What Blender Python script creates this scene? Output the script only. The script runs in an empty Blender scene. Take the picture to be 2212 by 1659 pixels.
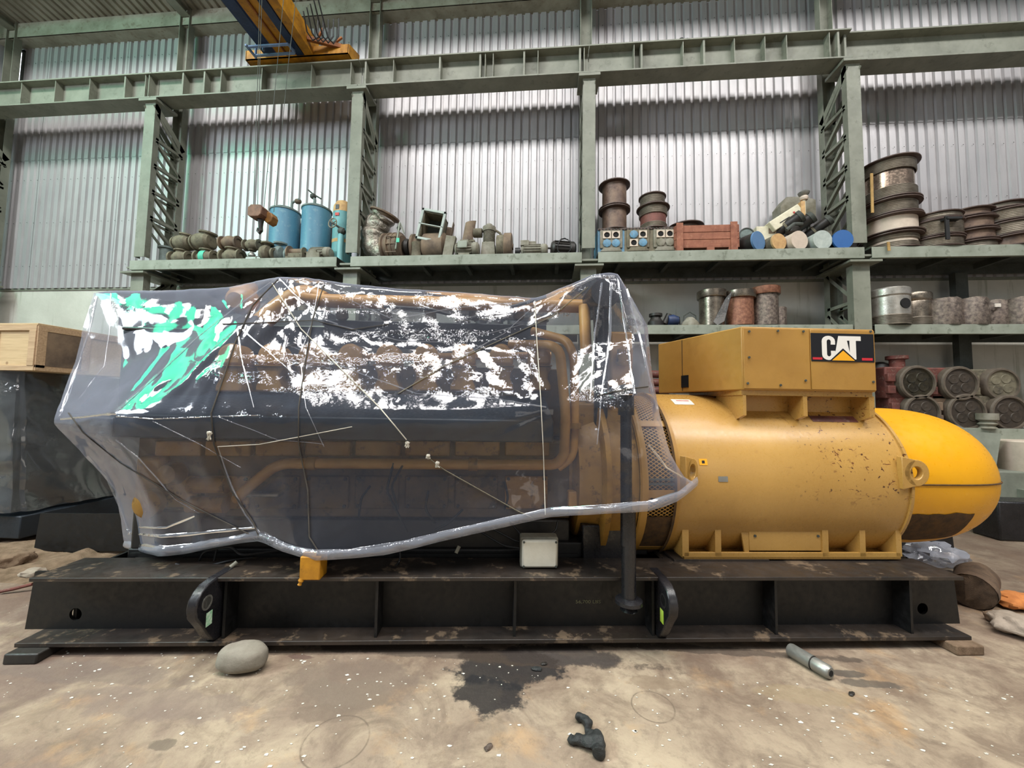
import bpy, math, random
from math import sin, cos, pi, radians, sqrt, atan2
from mathutils import Vector, Matrix, noise
from mathutils.bvhtree import BVHTree
random.seed(7)
SC = bpy.context.scene
COL = SC.collection
# ---------------------------------------------------------------- camera
F = 831.0; PITCH = radians(3.5); ROLL = 0.0157; YAW = radians(4.87); EYE = 1.45
fw0 = Vector((-sin(YAW), cos(YAW), 0)); rt0 = Vector((cos(YAW), sin(YAW), 0)); zz = Vector((0, 0, 1))
FW = fw0*cos(PITCH)+zz*sin(PITCH); up0 = -fw0*sin(PITCH)+zz*cos(PITCH)
CU = up0*cos(ROLL)-rt0*sin(ROLL); CR = rt0*cos(ROLL)+up0*sin(ROLL)
O = Vector((0, 0, EYE))
cd = bpy.data.cameras.new('camera'); cam = bpy.data.objects.new('camera', cd); COL.objects.link(cam)
cam.matrix_world = Matrix(((CR.x, CU.x, -FW.x, 0), (CR.y, CU.y, -FW.y, 0), (CR.z, CU.z, -FW.z, EYE), (0, 0, 0, 1)))
cd.sensor_fit = 'HORIZONTAL'; cd.sensor_width = 36; cd.lens = 36*F/2212; cd.clip_start = 0.05
SC.camera = cam
# ---------------------------------------------------------------- light
W = bpy.data.worlds.new('hall_daylight'); SC.world = W; W.use_nodes = True
W.node_tree.nodes['Background'].inputs[0].default_value = (0.86, 0.93, 1.0, 1)
W.node_tree.nodes['Background'].inputs[1].default_value = 0.20
def area(name, loc, target, sx, sy, power, col, spread=180):
    l = bpy.data.lights.new(name, 'AREA'); l.shape = 'RECTANGLE'; l.size = sx; l.size_y = sy; l.energy = power; l.color = col
    l.spread = radians(spread)
    o = bpy.data.objects.new(name, l); COL.objects.link(o); o.location = loc
    o.rotation_euler = (Vector(target)-Vector(loc)).to_track_quat('-Z', 'Y').to_euler(); return o
for k in range(8):
    area('roof_skylight', (-12.6+3.6*k, -2.6, 13.2), (-12.6+3.6*k, 6, 4.5), 2.7, 1.6, 390, (1.0, 0.985, 0.97))
for k in range(5):
    area('added_floor_lamp', (-7.2+3.6*k, 0.8, 13.4), (-7.2+3.6*k, 0.8, 0), 2.3, 1.2, 98, (1.0, 0.965, 0.91), 75)  # added overhead lamps to brighten the floor; narrow spread spares the wall
area('open_hall_door', (6.5, -9, 4.5), (0, 3, 1.0), 7, 5, 150, (1.0, 0.93, 0.84))
area('green_roof_panel', (-10.9, 0.4, 8.9), (-3.0, 2.8, 2.0), 3.8, 1.9, 260, (0.02, 1.0, 0.52))
area('left_gable_window', (-10.4, -3.2, 7.4), (1.0, 3.4, 1.5), 4, 2.6, 900, (0.84, 0.92, 1.0))
SC.view_settings.view_transform = 'Standard'; SC.view_settings.look = 'None'
SC.view_settings.exposure = 0.0; SC.view_settings.gamma = 1.0; SC.view_settings.use_curve_mapping = False
SC.cycles.transparent_max_bounces = 16
# ---------------------------------------------------------------- pixel helpers (2212 x 1659 frame of the photograph)
def ray(x, y): return FW+CR*((x-1106)/F)-CU*((y-829.5)/F)
def P(x, y, Y): d = ray(x, y); return O+d*(Y/d.y)
def PZ(x, y, z): d = ray(x, y); return O+d*((z-EYE)/d.z)
GA = YAW+radians(2.2)
GU = Vector((cos(GA), sin(GA), 0)); GV = Vector((-sin(GA), cos(GA), 0))
g = PZ(1106, 1393, 0.05); G0 = Vector((g.x, g.y, 0))
def G(x, y, v):
    d = ray(x, y); t = (v-(O-G0).dot(GV))/d.dot(GV); q = O+d*t-G0
    return Vector((q.dot(GU), v, q.z))
def gworld(p): return G0+GU*p[0]+GV*p[1]+zz*p[2]
# ---------------------------------------------------------------- materials
def lin(h):
    h = h.lstrip('#'); c = [int(h[i:i+2], 16)/255 for i in (0, 2, 4)]
    return tuple([(x/12.92 if x <= .04045 else ((x+.055)/1.055)**2.4) for x in c]+[1])
class NT:
    def __init__(s, name):
        s.m = bpy.data.materials.new(name); s.m.use_nodes = True; s.t = s.m.node_tree; s.t.nodes.clear()
        s.out = s.n('ShaderNodeOutputMaterial'); s.tc = s.n('ShaderNodeTexCoord')
    def n(s, ty, **k):
        a = s.t.nodes.new(ty)
        for p, v in k.items(): setattr(a, p, v)
        return a
    def l(s, a, b): s.t.links.new(a, b)
    def noise(s, scale, detail=6, rough=.6, vec=None, dist=0):
        a = s.n('ShaderNodeTexNoise'); a.inputs['Scale'].default_value = scale; a.inputs['Detail'].default_value = detail
        a.inputs['Roughness'].default_value = rough; a.inputs['Distortion'].default_value = dist
        s.l(vec if vec else s.tc.outputs['Object'], a.inputs['Vector']); return a.outputs[0]
    def mapr(s, f, a, b, c=0, d=1):
        m = s.n('ShaderNodeMapRange'); s.l(f, m.inputs[0])
        for i, v in enumerate((a, b, c, d)): m.inputs[i+1].default_value = v
        return m.outputs[0]
    def scalev(s, sx, sy, sz, loc=(0, 0, 0), rot=(0, 0, 0), coord='Object'):
        m = s.n('ShaderNodeMapping'); m.inputs['Scale'].default_value = (sx, sy, sz); m.inputs['Location'].default_value = loc
        m.inputs['Rotation'].default_value = rot; s.l(s.tc.outputs[coord], m.inputs[0]); return m.outputs[0]
    def mix(s, f, a, b):
        m = s.n('ShaderNodeMix', data_type='RGBA')
        if isinstance(f, (int, float)): m.inputs[0].default_value = f
        else: s.l(f, m.inputs[0])
        for i, c in ((6, a), (7, b)):
            if isinstance(c, tuple): m.inputs[i].default_value = c
            else: s.l(c, m.inputs[i])
        return m.outputs[2]
    def math(s, op, a, b=0):
        m = s.n('ShaderNodeMath', operation=op)
        for i, c in ((0, a), (1, b)):
            if isinstance(c, (int, float)): m.inputs[i].default_value = c
            else: s.l(c, m.inputs[i])
        return m.outputs[0]
    def bump(s, h, st=.3, dist=.01):
        b = s.n('ShaderNodeBump'); b.inputs['Strength'].default_value = st; b.inputs['Distance'].default_value = dist
        s.l(h, b.inputs['Height']); return b.outputs[0]
    def pbsdf(s, col, rough=.5, metal=0, normal=None, spec=.5, coat=0):
        b = s.n('ShaderNodeBsdfPrincipled')
        if isinstance(col, tuple): b.inputs['Base Color'].default_value = col
        else: s.l(col, b.inputs['Base Color'])
        if isinstance(rough, (int, float)): b.inputs['Roughness'].default_value = rough
        else: s.l(rough, b.inputs['Roughness'])
        b.inputs['Metallic'].default_value = metal; b.inputs['Specular IOR Level'].default_value = spec
        b.inputs['Coat Weight'].default_value = coat
        if normal: s.l(normal, b.inputs['Normal'])
        s.l(b.outputs[0], s.out.inputs[0]); return b
def paint(name, c, c2=None, rough=.5, metal=0, scale=6, amt=1.0, grime=None, gamt=.35, bump=.15, spec=.5, streak=False):
    t = NT(name); c = lin(c); c2 = lin(c2) if c2 else tuple([x*.75 for x in c[:3]]+[1])
    vec = t.scalev(1, 1, .18) if streak else None
    col = t.mix(t.mapr(t.noise(scale, vec=vec), .35, .68, 0, amt), c, c2)
    if grime: col = t.mix(t.mapr(t.noise(scale*2.3, 8, .7), .56, .62, 0, gamt), col, lin(grime))
    nz = t.noise(scale*9, 4, .6)
    t.pbsdf(col, t.mapr(nz, .3, .7, max(rough-.1, .04), min(rough+.12, 1)), metal, t.bump(nz, bump, .004), spec); return t.m
M = {}
M['steel_green'] = paint('grey_green_painted_steel', '828476', '6c6e61', .55, scale=2.2, grime='57594c', gamt=.45)
M['steel_dark'] = paint('dusty_dark_steel', '4a4e49', '33362f', .7, scale=4)
M['shelf_paint'] = paint('pale_green_shelf_paint', '92978a', '797e70', .6, scale=3, grime='5d6152', gamt=.6)
M['black_paint'] = paint('black_painted_steel', '0b0b0b', '070707', .5, scale=3, grime='2e2823', gamt=.2)
M['black_deck'] = paint('dusty_black_flange', '1d1a18', '352c25', .45, scale=2.4, grime='84705a', gamt=.45)
M['black_smooth'] = paint('black_gloss_metal', '151517', '242326', .3, scale=5)
M['mid_yellow'] = paint('engine_yellow', 'a67c34', '835e24', .45, scale=5, grime='4d3517', gamt=.6)
M['pipe_yellow'] = paint('pipe_yellow', 'c8984e', 'ab7e3e', .38, scale=5)
M['engine_brown'] = paint('grimy_engine_brown', '67502c', '42331f', .6, scale=4, grime='221b12', gamt=.6)
M['oil_dark'] = paint('oily_dark_iron', '2b2722', '1a1816', .5, scale=4)
M['tarp_blue'] = paint('dark_blue_black_sheet', '1f2a33', '2c3944', .42, scale=5)
M['cowl_yellow'] = paint('bright_yellow_cowl', 'e0a008', 'd29506', .33, scale=2, amt=.6, bump=.05)
M['galv'] = paint('dusty_aluminium', '9c9a92', '6f6b62', .4, .7, scale=6)
M['foil'] = None
M['khaki'] = paint('dusty_khaki_iron', '77705c', '544d3e', .8, scale=7, grime='35302a', gamt=.5)
M['khaki_light'] = paint('dusty_grey_iron', '8b877a', '66614f', .8, scale=7)
M['brown_iron'] = paint('dusty_brown_iron', '7f6b56', '52453a', .75, scale=5)
M['spool_brown'] = paint('dusty_brown_spool', '7c6655', '54423a', .55, .2, scale=6, grime='3a2c26', gamt=.4)
M['spool_rim'] = paint('dark_brown_rim', '43332d', '5a4a42', .5, .2, scale=7)
M['spool_red'] = paint('dusty_red_spool', '7a4a40', '5c3831', .6, .2, scale=6)
M['wire_grey'] = paint('wound_grey_wire', '847c6f', '645b4f', .42, .5, scale=9)
M['copper_sheen'] = paint('shiny_pinkish_metal', 'b09c8a', '8a7668', .22, .85, scale=4)
M['tank_blue'] = paint('faded_tank_blue', '4f8398', '3f7088', .5, scale=5, grime='7d9da2', gamt=.35, streak=True)
M['tank_teal'] = paint('light_teal_cylinder', '6fa5a6', '5a9296', .5, scale=5)
M['dusty_lid'] = paint('dusty_lid', '7c8a86', '59625e', .8, scale=9)
M['hook_rust'] = paint('rusty_hook_block', '7d5a44', '573d2e', .7, scale=12)
M['hook_yellow'] = paint('worn_orange', '94682f', '6a4820', .6, scale=12)
M['blue_crane'] = paint('dark_blue_crane_paint', '1f3358', '16223c', .5, scale=4)
M['pale_blue'] = paint('pale_blue_bracket', '6f86a6', '506684', .5, scale=4)
M['crane_yellow'] = paint('crane_yellow', 'c58a18', '8e5d12', .55, scale=5, grime='4a3210', gamt=.5)
M['orange_rust'] = paint('rusty_orange', '9a5a24', '5e3415', .7, scale=8)
M['cable_black'] = paint('black_cable', '141414', '1e1e1e', .5)
M['red_wood'] = paint('red_brown_crate_wood', '97614a', '7a4a38', .8, scale=8, grime='b08468', gamt=.3)
M['cream'] = paint('cream_machine_paint', 'd9d2b8', 'b8b096', .5, scale=6)
M['cap_blue'] = paint('dull_blue_cap', '5b7fa6', '4d6f94', .5, scale=9, amt=.5)
M['cap_bright_blue'] = paint('bright_blue_cap', '2b5c98', '26548c', .4, scale=9, amt=.5)
M['cap_tan'] = paint('tan_board_cap', 'c8a36e', 'ad875a', .7, scale=14)
M['cap_beige'] = paint('beige_cap', 'c9b9a8', 'b3a493', .7, scale=14, amt=.6)
M['cap_grey'] = paint('grey_cap', '98a19b', 'b0b8b0', .7, scale=14)
M['block_blue'] = paint('chipped_light_blue', '6292ae', '52748a', .6, scale=16, grime='6f6a5a', gamt=.7)
M['hole_black'] = paint('dark_bore', '0b0a09', '100e0c', .9)
M['band_tan'] = paint('tan_strap', 'b08e54', '8c6e3f', .7)
M['liner_metal'] = paint('dull_machined_metal', '8f8577', '5f564c', .3, .8, scale=6)
M['film_brown'] = paint('brown_wrapping_film', '6d4634', '9a6a52', .18, .35, scale=22, bump=1.0)
M['film_dark'] = paint('dark_wrapping_film', '4a403a', '8a7c70', .16, .4, scale=24, bump=1.0)
M['piston_silver'] = paint('silver_piston', 'b4b0a8', '938d82', .35, .6, scale=8)
M['red_primer'] = paint('red_primer_iron', '6e3a30', '4d2a24', .7, scale=9, grime='8a7a6a', gamt=.4)
M['head_dull'] = paint('dull_bowl', '463c32', '332c25', .55, .2, scale=16, bump=.8)
M['head_rim'] = paint('dusty_rim', '62574a', '4a4036', .7, scale=9)
M['head_face'] = paint('oily_bowl', '3a3424', '231f18', .25, .3, scale=20, bump=1)
M['steel_bright'] = paint('bright_steel', '9a9a94', '7c7b74', .38, .55, scale=6)
M['white_box'] = paint('off_white_plastic', 'd3cfbf', 'bab6a4', .5, scale=10, amt=.5)
M['box_rim'] = paint('dirty_rim', '8e8b7c', '6e6b5e', .6, scale=12)
M['stone'] = paint('river_stone', '8a8478', '736d60', .9, scale=7, bump=.6)
M['rag'] = paint('black_oily_rag', '2b2e2d', '1a1c1c', .6, scale=25, bump=.8)
M['rope_dark'] = paint('dark_twine', '2e2a26', '4a443c', .9)
M['rope_white'] = paint('white_twine', 'd2ccbe', 'a69f90', .9)
M['white_label'] = paint('white_label', 'ddd6ca', 'c8c0b4', .6, scale=20)
M['red_mark'] = paint('red_mark', 'c0392f', 'a8322a', .5)
M['green_mark'] = paint('green_tag', '8cc79a', 'e0ecd8', .5, scale=60)
M['lime_mark'] = paint('lime_tag', 'b8e04a', 'd8f08a', .5)
M['plaster_grey'] = paint('grey_block', '7f8376', '676a5f', .8, scale=4)
M['dark_tarp'] = paint('dark_wrap', '23272a', '35393c', .4, scale=6, bump=.6)
M['navy'] = paint('dark_navy_frame', '18222b', '121920', .5)
M['bark'] = paint('bark_wood', '6d5844', '4c3c2e', .9, scale=14, bump=1)
M['log_end'] = paint('cut_log_end', 'a68d6e', '866e52', .8, scale=14)
M['orange_cloth'] = paint('orange_cloth', 'c07a3e', '9a5a2a', .9, scale=12)
M['slab'] = paint('pale_stone_slab', '9c8f80', '7a6e60', .9, scale=8, bump=.8)
M['rubble'] = paint('earth_rubble', '7a6450', '55432f', .95, scale=14, bump=1)
M['paint_chip'] = paint('white_chips', 'd8d4c8', 'b8b2a4', .8)
M['turquoise'] = paint('turquoise_tag', '4fb89a', '3fa68a', .6)
M['stencil'] = paint('stencil_olive', '76765a', '5c5c46', .7)
M['dirt_brown'] = paint('baked_brown_dirt', '5a4020', '3a2a18', .9, scale=20, bump=1)

def m_alternator():
    t = NT('chipped_pale_yellow_paint')
    col = t.mix(t.mapr(t.noise(1.6, 5), .35, .7, 0, .8), lin('b78e4a'), lin('a37b3c'))
    col = t.mix(t.mapr(t.noise(11, 8, .75), .60, .66, 0, .35), col, lin('8a6030'))
    # scratches: thin ridged lines, only towards the right end of the casing
    a = t.math('ABSOLUTE', t.math('SUBTRACT', t.noise(4.5, 3, .6, t.scalev(1, .6, 2.2, rot=(0, radians(28), 0)), dist=.5), .5))
    line = t.mapr(a, .004, .011, 1, 0)
    chop = t.mapr(t.noise(11, 3, .6), .53, .56)
    sep = t.n('ShaderNodeSeparateXYZ'); t.l(t.tc.outputs['Object'], sep.inputs[0])
    reg = t.math('MULTIPLY', t.mapr(sep.outputs[0], 1.75, 2.2), t.mapr(sep.outputs[2], .8, .92))
    col = t.mix(t.math('MULTIPLY', t.math('MULTIPLY', line, chop), reg), col, lin('5a2c16'))
    spots = t.math('MULTIPLY', t.mapr(t.noise(34, 3, .5), .66, .68), reg)
    col = t.mix(spots, col, lin('4a2a18'))
    n = t.noise(60, 4); t.pbsdf(col, t.mapr(n, .3, .7, .24, .36), 0, t.bump(n, .12, .003), .6); return t.m
M['alt_yellow'] = m_alternator()
M['box_yellow'] = paint('ochre_box_paint', 'a97e38', '9c7230', .5, scale=2.5, grime='8a5e28', gamt=.18)
def m_wall():
    t = NT('dusty_corrugated_aluminium')
    col = t.mix(t.mapr(t.noise(1.1, 5, vec=t.scalev(1, 1, .3)), .35, .7), lin('b9b6b6'), lin('a19fa1'))
    col = t.mix(t.mapr(t.noise(6, 8, .7, t.scalev(1, 1, .12)), .5, .75, 0, .45), col, lin('857f7c'))
    n = t.noise(50, 3); t.pbsdf(col, t.mapr(n, .3, .7, .36, .5), .35, t.bump(n, .1, .003)); return t.m
M['cladding'] = m_wall()
M['roofing'] = paint('grey_roof_sheet', 'a3a093', '857f72', .6, .2, scale=2, streak=False)
M['girder_concrete'] = paint('dusty_pale_beam', '9d9b8a', '7c7868', .8, scale=3, grime='6a5844', gamt=.5)
def m_plaster():
    t = NT('pale_green_plaster')
    col = t.mix(t.mapr(t.noise(1.3, 6), .35, .7), lin('cbc8bd'), lin('b6b3a8'))
    col = t.mix(t.mapr(t.noise(4, 8, .7, t.scalev(1.5, 1, .1)), .56, .66, 0, .5), col, lin('7a7a60'))
    n = t.noise(25, 5); t.pbsdf(col, .85, 0, t.bump(n, .25, .01)); return t.m
M['plaster'] = m_plaster()
def m_floor():
    t = NT('stained_concrete_floor')
    ob = t.tc.outputs['Object']
    col = t.mix(t.mapr(t.noise(1.1, 8, .62), .34, .66), lin('b0a189'), lin('8a7967'))
    col = t.mix(t.mapr(t.noise(3.4, 8, .7, dist=.8), .46, .62, 0, .75), col, lin('6e5f50'))
    col = t.mix(t.mapr(t.noise(2.2, 6, .6, t.scalev(1, 1, 1, loc=(5, 2, 0))), .55, .7, 0, .6), col, lin('c59c68'))
    col = t.mix(t.mapr(t.noise(14, 8, .75), .52, .68, 0, .55), col, lin('665a4d'))
    sep = t.n('ShaderNodeSeparateXYZ'); t.l(ob, sep.inputs[0])
    # greyer, darker towards the left and behind the machine
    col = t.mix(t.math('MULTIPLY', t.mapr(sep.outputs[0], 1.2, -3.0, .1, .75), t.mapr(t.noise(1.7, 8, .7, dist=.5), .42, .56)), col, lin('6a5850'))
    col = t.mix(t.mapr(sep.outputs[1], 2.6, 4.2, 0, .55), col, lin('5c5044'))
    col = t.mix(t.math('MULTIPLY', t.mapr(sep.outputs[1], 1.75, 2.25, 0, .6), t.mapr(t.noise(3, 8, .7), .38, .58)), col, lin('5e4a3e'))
    nz = t.noise(5, 8, .7); nz2 = t.noise(2.2, 3, .5)
    wet = None
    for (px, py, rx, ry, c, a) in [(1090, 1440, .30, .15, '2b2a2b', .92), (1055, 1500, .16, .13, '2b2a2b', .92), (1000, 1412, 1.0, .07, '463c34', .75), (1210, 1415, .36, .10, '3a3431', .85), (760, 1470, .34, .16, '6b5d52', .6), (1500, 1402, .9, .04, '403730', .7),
                                   (1830, 1455, .10, .03, '4a443e', .8), (1890, 1478, .16, .035, '4d463f', .75), (655, 1419, .07, .02, '5a463e', .8), (740, 1500, .25, .10, '6f6255', .6),
                                   (350, 1610, .06, .03, '5d5348', .7), (330, 1520, .5, .09, '75665d', .55), (1420, 1475, .16, .05, '766553', .55), (700, 1540, .16, .05, '6d5f52', .6), (170, 1450, .6, .07, '6a5d55', .5), (1730, 1500, .25, .06, '8b7a5f', .5)]:
        p = PZ(px, py, 0)
        m = t.n('ShaderNodeMapping'); m.inputs['Location'].default_value = (-p.x/rx, -p.y/ry, 0); m.inputs['Scale'].default_value = (1/rx, 1/ry, 0)
        t.l(ob, m.inputs[0]); ln = t.n('ShaderNodeVectorMath', operation='LENGTH'); t.l(m.outputs[0], ln.inputs[0])
        d = t.math('ADD', ln.outputs['Value'], t.math('MULTIPLY', t.math('SUBTRACT', nz, .5), 2.4))
        f = t.mapr(d, 1.12, .92, 0, a); col = t.mix(f, col, lin(c))
        if c == '2b2a2b': wet = f if wet is None else t.math('MAXIMUM', wet, f)
    for (px, py, r) in [(1600-190, 1525, .10), (725, 1600, .135)]:
        p = PZ(px, py, 0); m = t.n('ShaderNodeMapping'); m.inputs['Location'].default_value = (-p.x, -p.y, 0); t.l(ob, m.inputs[0])
        m.inputs['Scale'].default_value = (1, 1, 0)
        ln = t.n('ShaderNodeVectorMath', operation='LENGTH'); t.l(m.outputs[0], ln.inputs[0])
        ring = t.mapr(t.math('ABSOLUTE', t.math('SUBTRACT', ln.outputs['Value'], t.math('ADD', r-.012, t.math('MULTIPLY', nz2, .024)))), .0, .006, .75, 0)
        col = t.mix(t.math('MULTIPLY', ring, t.mapr(nz, .35, .5)), col, lin('5a4e42'))
    v = t.n('ShaderNodeTexVoronoi'); v.inputs['Scale'].default_value = 26; t.l(ob, v.inputs['Vector'])
    fl = t.math('MULTIPLY', t.mapr(v.outputs['Distance'], .07, .05), t.mapr(t.noise(5, 3), .56, .60))
    col = t.mix(fl, col, lin('d6d0c2'))
    h = t.noise(30, 6, .7); rg = t.mapr(h, .3, .7, .6, .85)
    rgh = t.mix(wet, rg, (.3, .3, .3, 1))
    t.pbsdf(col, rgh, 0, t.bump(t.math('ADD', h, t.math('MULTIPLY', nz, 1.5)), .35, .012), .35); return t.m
M['floor'] = m_floor()
def m_wood(name, c1, c2):
    t = NT(name)
    w = t.noise(14, 8, .6, t.scalev(.25, 4, 4)); col = t.mix(t.mapr(w, .35, .65), lin(c1), lin(c2))
    kn = t.n('ShaderNodeTexVoronoi'); kn.inputs['Scale'].default_value = 5; t.l(t.tc.outputs['Object'], kn.inputs[0])
    col = t.mix(t.mapr(kn.outputs['Distance'], .1, .05, 0, .6), col, lin('6b4224'))
    t.pbsdf(col, .75, 0, t.bump(w, .2, .004)); return t.m
M['pine'] = m_wood('pine_board', 'bda07e', 'a28565'); M['ply'] = m_wood('pale_plywood', 'c6ab84', 'b59a74')
def m_foil():
    t = NT('crinkled_foil'); a = t.noise(9, 6, .65, dist=1.2)
    t.pbsdf(t.mix(t.mapr(a, .35, .65), lin('a59e92'), lin('7c7468')), .28, .85, t.bump(a, 1, .03)); return t.m
M['foil'] = m_foil()
def m_film(name, haze, face, tint, amp, rough=.05, gl=.06, calm=True, tr_col=.9):
    # thin film: flat little facets between sharp creases, so that lights flash in some facets only
    t = NT(name)
    def facets(scale, sx, rot, dist, loc=(0, 0, 0)):
        wv = t.n('ShaderNodeTexNoise'); wv.inputs['Scale'].default_value = scale*.35; wv.inputs['Detail'].default_value = 3; t.l(t.tc.outputs['Object'], wv.inputs['Vector'])
        of = t.n('ShaderNodeVectorMath', operation='SCALE'); sb = t.n('ShaderNodeVectorMath', operation='SUBTRACT'); sb.inputs[1].default_value = (.5, .5, .5)
        t.l(wv.outputs[1], sb.inputs[0]); t.l(sb.outputs[0], of.inputs[0]); of.inputs['Scale'].default_value = dist
        ad = t.n('ShaderNodeVectorMath', operation='ADD'); t.l(t.tc.outputs['Object'], ad.inputs[0]); t.l(of.outputs[0], ad.inputs[1])
        mp = t.n('ShaderNodeMapping'); mp.inputs['Scale'].default_value = (1, 1, sx); mp.inputs['Rotation'].default_value = (0, rot, 0); mp.inputs['Location'].default_value = loc; t.l(ad.outputs[0], mp.inputs[0])
        v = t.n('ShaderNodeTexVoronoi'); v.inputs['Scale'].default_value = scale; t.l(mp.outputs[0], v.inputs['Vector'])
        s2 = t.n('ShaderNodeVectorMath', operation='SUBTRACT'); s2.inputs[1].default_value = (.5, .5, .5); t.l(v.outputs['Color'], s2.inputs[0]); return s2.outputs[0]
    f1 = facets(22, 3.2, .3, .45); f2 = facets(80, 2.2, -.5, .12, (2, 0, 5)); f3 = facets(3.2, 1.8, .7, .5, (7, 0, 1))
    patch = t.mapr(t.noise(1.6, 3, .6, t.scalev(.45, 1, 3.4, loc=(3, 1, 7))), .55, .66, .05, 1)
    if calm:
        sep = t.n('ShaderNodeSeparateXYZ'); t.l(t.tc.outputs['Object'], sep.inputs[0])
        patch = t.math('MULTIPLY', patch, t.math('ADD', t.mapr(sep.outputs[0], -2.0, -1.4), .07))
        patch = t.math('MULTIPLY', patch, t.mapr(sep.outputs[2], 1.0, 1.45, .22, 1))
    def sc(v, k):
        a = t.n('ShaderNodeVectorMath', operation='SCALE'); t.l(v, a.inputs[0])
        if isinstance(k, float): a.inputs['Scale'].default_value = k
        else: t.l(k, a.inputs['Scale'])
        return a.outputs[0]
    def add(a, b): c = t.n('ShaderNodeVectorMath', operation='ADD'); t.l(a, c.inputs[0]); t.l(b, c.inputs[1]); return c.outputs[0]
    vec = add(add(sc(f1, t.math('MULTIPLY', patch, amp)), sc(f2, t.math('MULTIPLY', patch, amp*.7))), sc(f3, amp*.07))
    geo = t.n('ShaderNodeNewGeometry'); sm = add(geo.outputs['Normal'], vec)
    nn = t.n('ShaderNodeVectorMath', operation='NORMALIZE'); t.l(sm, nn.inputs[0]); nrm = nn.outputs[0]
    tr = t.n('ShaderNodeBsdfTransparent'); tr.inputs[0].default_value = (tr_col, tr_col*1.005, tr_col*1.02, 1)
    gl_ = t.n('ShaderNodeBsdfGlossy'); gl_.inputs['Roughness'].default_value = rough; gl_.inputs[0].default_value = (1, 1, 1, 1); t.l(nrm, gl_.inputs['Normal'])
    df = t.n('ShaderNodeBsdfDiffuse'); df.inputs[0].default_value = lin(tint); t.l(nrm, df.inputs['Normal'])
    tl = t.n('ShaderNodeBsdfTranslucent'); tl.inputs[0].default_value = lin(tint)
    milk = t.n('ShaderNodeMixShader'); milk.inputs[0].default_value = .45; t.l(df.outputs[0], milk.inputs[1]); t.l(tl.outputs[0], milk.inputs[2])
    lw = t.n('ShaderNodeLayerWeight'); lw.inputs[0].default_value = .5
    fac = t.mapr(t.math('POWER', lw.outputs['Facing'], 2.2), 0, 1, face, haze)
    m1 = t.n('ShaderNodeMixShader'); t.l(fac, m1.inputs[0]); t.l(tr.outputs[0], m1.inputs[1]); t.l(milk.outputs[0], m1.inputs[2])
    fr = t.n('ShaderNodeFresnel'); fr.inputs[0].default_value = 1.5; t.l(nrm, fr.inputs['Normal'])
    m2 = t.n('ShaderNodeMixShader'); t.l(t.mapr(fr.outputs[0], 0, 1, gl, .9), m2.inputs[0]); t.l(m1.outputs[0], m2.inputs[1]); t.l(gl_.outputs[0], m2.inputs[2])
    t.l(m2.outputs[0], t.out.inputs[0]); return t.m
M['film'] = m_film('clear_polythene', .80, .05, 'ccd2ea', .62, .065, .005)
M['film_hem'] = m_film('folded_polythene', .75, .26, 'e2e6f4', .5, .1, .06, False)
M['film_old'] = m_film('dusty_polythene', .6, .30, '8b8d8e', .5, .12, .05, False)
t = NT('backlit_slit'); e = t.n('ShaderNodeEmission'); e.inputs[0].default_value = (.85, .9, 1, 1); e.inputs[1].default_value = 3.5; t.l(e.outputs[0], t.out.inputs[0]); M['glow'] = t.m
def flat(name, c, rough=.5): t = NT(name); t.pbsdf(lin(c), rough); return t.m
M['decal_black'] = flat('decal_black', '16161a', .35); M['decal_white'] = flat('decal_white', 'e6e2da', .4)
M['decal_red'] = flat('decal_red', 'c22a34', .4); M['decal_yellow'] = flat('decal_yellow', 'eda81c', .4)
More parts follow.
